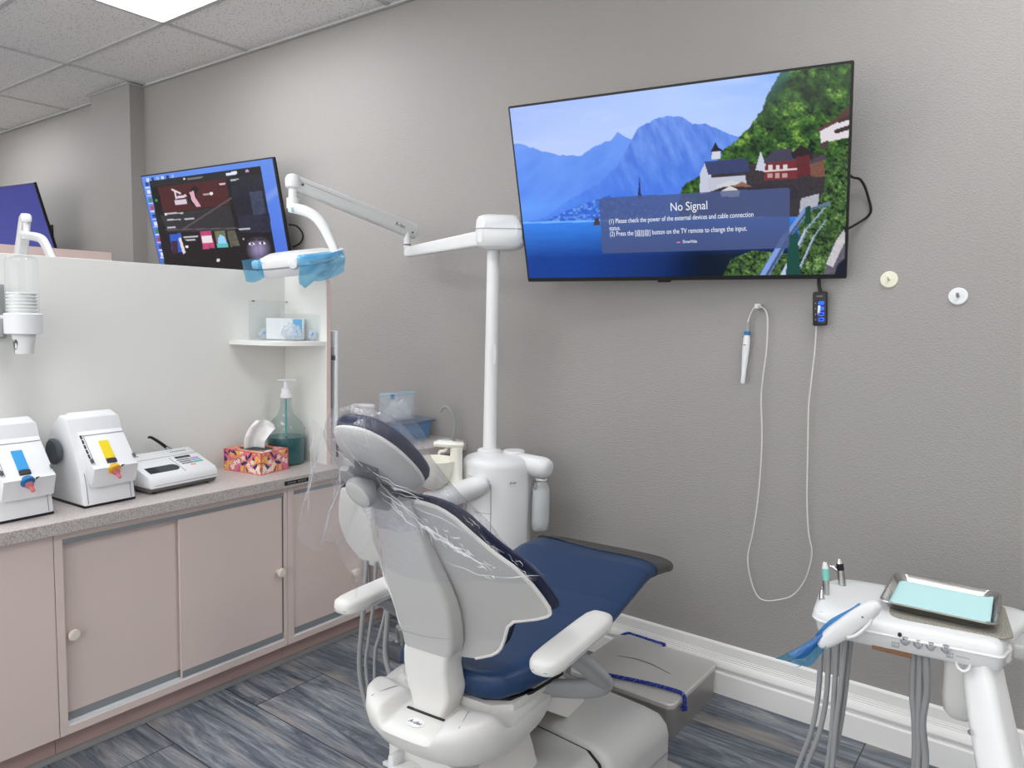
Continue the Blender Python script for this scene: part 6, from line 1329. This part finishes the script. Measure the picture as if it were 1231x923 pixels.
# arm
jc = DX @ Vector((-.068, .085, 0))
b = MB(); b.loft([[Vector((jc.x+x, jc.y+y, z)) for x, y in rrect(w_, d_, .018)] for w_, d_, z in ((.085, .07, .656), (.08, .07, .62), (.078, .07, .54), (.07, .06, .505), (.045, .04, .488))], None); b.build('arm_joint', M['shell2'], t)
b = MB(); b.tube([jc+Vector((.042, -.035, .655)), jc+Vector((.052, -.060, .60)), jc+Vector((.105, -.17, .45)), jc+Vector((.19, -.33, .27)), jc+Vector((.20, -.35, .24))], [.034, .042, .046, .046, .03], None, 12, 5, [(x*.86, y) for x, y in rrect(2, 2, .5, 5)], up=(-.5, -.6, .6)); sa = b.build('slant_arm', M['enamel'], t)
b = MB(); b.box(jc+Vector((.044, -.064, .622)), (.05, .024, .03), None, .01); b.build('arm_hinge', M['greyd'], t)
b = MB(); b.lathe([(.006, 0), (.006, .003), (0, .004)], axis(onP(1167, 880, jc+Vector((.075, -.155, .50)), Vector((.35, -.8, .5))), (-.5, -.8, .2)), None, 16); b.build('arm_screw', M['steel'], sa)
b = MB(); b.lathe([(0, 0), (.17, 0), (.17, .012), (.16, .02), (.05, .03), (.045, .05), (.045, .26), (.04, .28), (0, .282)], Matrix.Translation((jc.x+.20, jc.y-.36, 0)), None, 36); b.build('pedestal', M['shell'], t)
# hoses
for P, r_ in ((((987, 768), (984, 830), (975, 880), (958, 925)), .0068), (((996, 768), (994, 830), (985, 880), (968, 925)), .0068), (((1007, 770), (1003, 830), (1000, 880), (994, 925)), .0068), (((1017, 770), (1010, 830), (1004, 880), (1000, 925)), .0068), (((1023, 770), (1015, 840), (1005, 900), (997, 925)), .0068),
              (((1099, 780), (1097, 830), (1100, 870), (1099, 925)), .0085), (((1106, 780), (1105, 830), (1104, 870), (1103, 925)), .0085), (((1112, 782), (1114, 830), (1109, 870), (1112, 925)), .0085)):
    k = len(t.children); P3 = [onY(px, py, 2.04-.006*(k % 5)) for px, py in P]; P3[0].z = max(P3[0].z, .657); e = P3[-1]; P3 += [Vector((e.x-.01, e.y-.02, .12)), Vector((e.x+.05, e.y-.04, .03)), Vector((e.x+.16, e.y-.06, .014)), Vector((.03, 1.78, .03))]
    b = MB(); b.tube(P3, r_, None, 10); b.build('hose', M['hose'], t)
# handle paddle with blue film
b = MB(); h0, h1 = onY(1054, 728, 1.88), onY(986, 776, 1.88); d = (h1-h0); L_ = d.length; d.normalize(); zf = Vector((.25, -.93, .28)).normalized(); zf = (zf-d*zf.dot(d)).normalized(); yl = zf.cross(d)
X = Matrix((d, yl, zf)).transposed().to_4x4(); X.translation = (h0+h1)/2; sg = 1 if yl.z > 0 else -1
def pdl(w, l, z): return [X @ Vector((x, y, z)) for x, y in sup(l, w, 2.8, 40)]
b.loft([pdl(.009, L_*.5, .004), pdl(.019, L_*.525, .0), pdl(.0235, L_*.53, -.012), pdl(.020, L_*.51, -.022), pdl(.011, L_*.44, -.028)], None); b.tube([X @ Vector((-.02, -sg*.004, -.02)), X @ Vector((-.04, -sg*.012, -.045)), DX @ Vector((-.31, .01, .676))], .012, None, 12)
b.tube([X @ Vector((.02, -sg*.02, .0)), X @ Vector((-.005, -sg*.026, .004)), X @ Vector((-.045, -sg*.022, .0)), X @ Vector((-.06, -sg*.012, -.006))], .0045, None, 10); hp_ = b.build('handle_paddle', M['enamel'], t, angle=60)
b = MB(); b.lathe([(.0025, 0), (.0025, .001), (0, .0012)], axis(X @ Vector((-.045, -sg*.002, .0030)), zf), None, 12); b.build('pin_hole', M['greyd'], hp_)
b = MB(); b.grid(lambda u, v: X @ Vector((-.058+.145*u, sg*(-.004+v*(.030+.012*math.sin(u*2.4)**2-.008*u)), -.024+.014*v+.002*mnoise.noise(Vector((u*6, v*3, 1))))), 26, 8); b.build('blue_film', M['bluefilm2'], hp_, angle=70)
def flag(u, v):
    top = onY(988, 760, 1.885)*(1-u)+onY(937, 793, 1.85)*u; bot = onY(993, 778, 1.872)*(1-u)+onY(962, 805, 1.85)*u
    p = top*(1-v)+bot*v; zig = abs(((v*2) % 1)-.5)*2
    return p+Vector((-.022*max(0, u-.55)/.45*(zig-.5), .022*math.sin(v*PI)*(1-.4*u)+.006*mnoise.noise(Vector((u*5, v*5, 3))), -.016*max(0, u-.55)/.45*(1-zig)*0-.012*math.sin(u*PI)*v+.006*math.sin(u*9)*v*u))
b = MB(); b.grid(flag, 30, 24); b.build('film_tail', M['bluefilm'], hp_, angle=70)
b = MB(); b.grid(lambda u, v: flag(u*.78, .05+v*.55)+Vector((0, -.018*math.sin(v*PI)-.002, .002)), 24, 14); b.build('film_roll', M['bluefilm2'], hp_, angle=70)
# handpieces in their holders
for k, (px, py) in enumerate(((991, 738), (1011, 716), (1024, 704), (1002, 727))):
    p = onZ(px, py, .702); b = MB(); b.lathe([(.012, -.014), (.014, -.004), (.014, .010), (.0115, .012), (.0115, -.014)], axis(p, (-.3, .05, 1)), None, 20); b.build('holder', M['plastic'], t)
def handpiece(name, lab, P, rs, ms, extra=None):
    q = thing(name, lab, 'dental handpiece', P[0]); b = MB()
    for i, (r0, r1) in enumerate(zip(rs, rs[1:])):
        b = MB(); b.tube([P[i], P[i]*(.5)+P[i+1]*.5, P[i+1]], [r0, (r0+r1)/2, r1], None, 18, 0); b.build(('shaft', 'sleeve', 'tip', 'tip')[i], M[ms[i]], q)
    return q
P = [onY(*p, 2.06) for p in ((993, 735), (993, 697), (992, 683), (991.5, 676))]; handpiece('handpiece', 'steel handpiece with a seafoam sleeve standing in its holder', P, [.0085, .0088, .0082, .0045], ['steel', 'seafoam', 'plastic'])
P = [onY(*p, 2.16) for p in ((1013, 708), (1010.5, 685), (1009.5, 677), (1009, 671))]; q = handpiece('air_syringe', 'steel air and water syringe with a black ring, standing in its holder', P, [.010, .0095, .0095, .005], ['steel', 'black', 'chrome'])
b = MB(); b.tube([P[1]+Vector((-.004, 0, -.005)), P[1]+Vector((-.02, 0, .004)), P[1]+Vector((-.028, 0, .005))], [.006, .005, .004], None, 12); b.build('lever', M['chrome'], q)
P = [onY(*p, 2.02) for p in ((987, 748), (987.5, 728), (988, 718), (988, 708))]; handpiece('handpiece', 'small ribbed steel coupling at the left end of the delivery table', P, [.008, .0062, .0075, .004], ['chrome', 'steel', 'chrome'])
# instrument tray and its paper
a7 = R(2); tc = Vector((-.208, 2.175, .7245)); X = Matrix.Translation(tc) @ Matrix.Rotation(a7, 4, 'Z') @ Matrix.Rotation(R(-1.0), 4, 'X')
t = thing('instrument_tray', 'shallow stainless tray lined with mint paper, on the delivery table', 'tray', tc)
def tr(w, d, z, r_=.028): return [X @ Vector((x, y, z)) for x, y in rrect(w, d, r_, 7)]
b = MB(); b.loft([tr(.218, .246, .001), tr(.226, .254, .003), tr(.244, .272, .019), tr(.254, .282, .0205), tr(.256, .284, .019), tr(.258, .286, .0205), tr(.255, .283, .023), tr(.246, .274, .0225), tr(.224, .252, .0045), tr(.214, .242, .003)], None); b.build('tray', M['steel'], t, angle=50)
b = MB(); b.grid(lambda u, v: X @ Vector(((u-.5)*.222, (v-.5)*.25, .0062+.012*max(0, (abs(v-.5)-.44)/.06)*(v < .5)+.006*max(0, (u-.93)/.07)+.0006*mnoise.noise(Vector((u*3, v*3, 0))))), 30, 30)
pp_ = b.build('tray_paper', M['mint'], None); tag(pp_, 'mint green paper sheet lining the steel instrument tray', 'paper liner'); so = pp_.modifiers.new('thickness', 'SOLIDIFY'); so.thickness = .0006

# ================================================================ CAMERA, WORLD, COLOUR
cam = bpy.data.cameras.new('camera'); co_ = bpy.data.objects.new('camera', cam); COL.objects.link(co_)
m4 = Matrix((CR, CU, -CF)).transposed().to_4x4(); m4.translation = CP; co_.matrix_world = m4
cam.sensor_width = 36; cam.lens = 36*FPX/1231; cam.clip_start = 0.05; cam.clip_end = 60
SC.camera = co_
wd = bpy.data.worlds.new('fill_light'); SC.world = wd; wd.use_nodes = True  # plain white fill, added to brighten ceiling and lower wall through the open side
wd.node_tree.nodes['Background'].inputs['Color'].default_value = (1, 1, 1, 1); wd.node_tree.nodes['Background'].inputs['Strength'].default_value = 2.2
vs = SC.view_settings; vs.view_transform = 'Standard'; vs.look = 'None'; vs.gamma = 1.0; vs.exposure = 0.0; vs.use_curve_mapping = False
SC.cycles.max_bounces = 10; SC.cycles.transparent_max_bounces = 24; SC.cycles.diffuse_bounces = 6; SC.cycles.glossy_bounces = 4
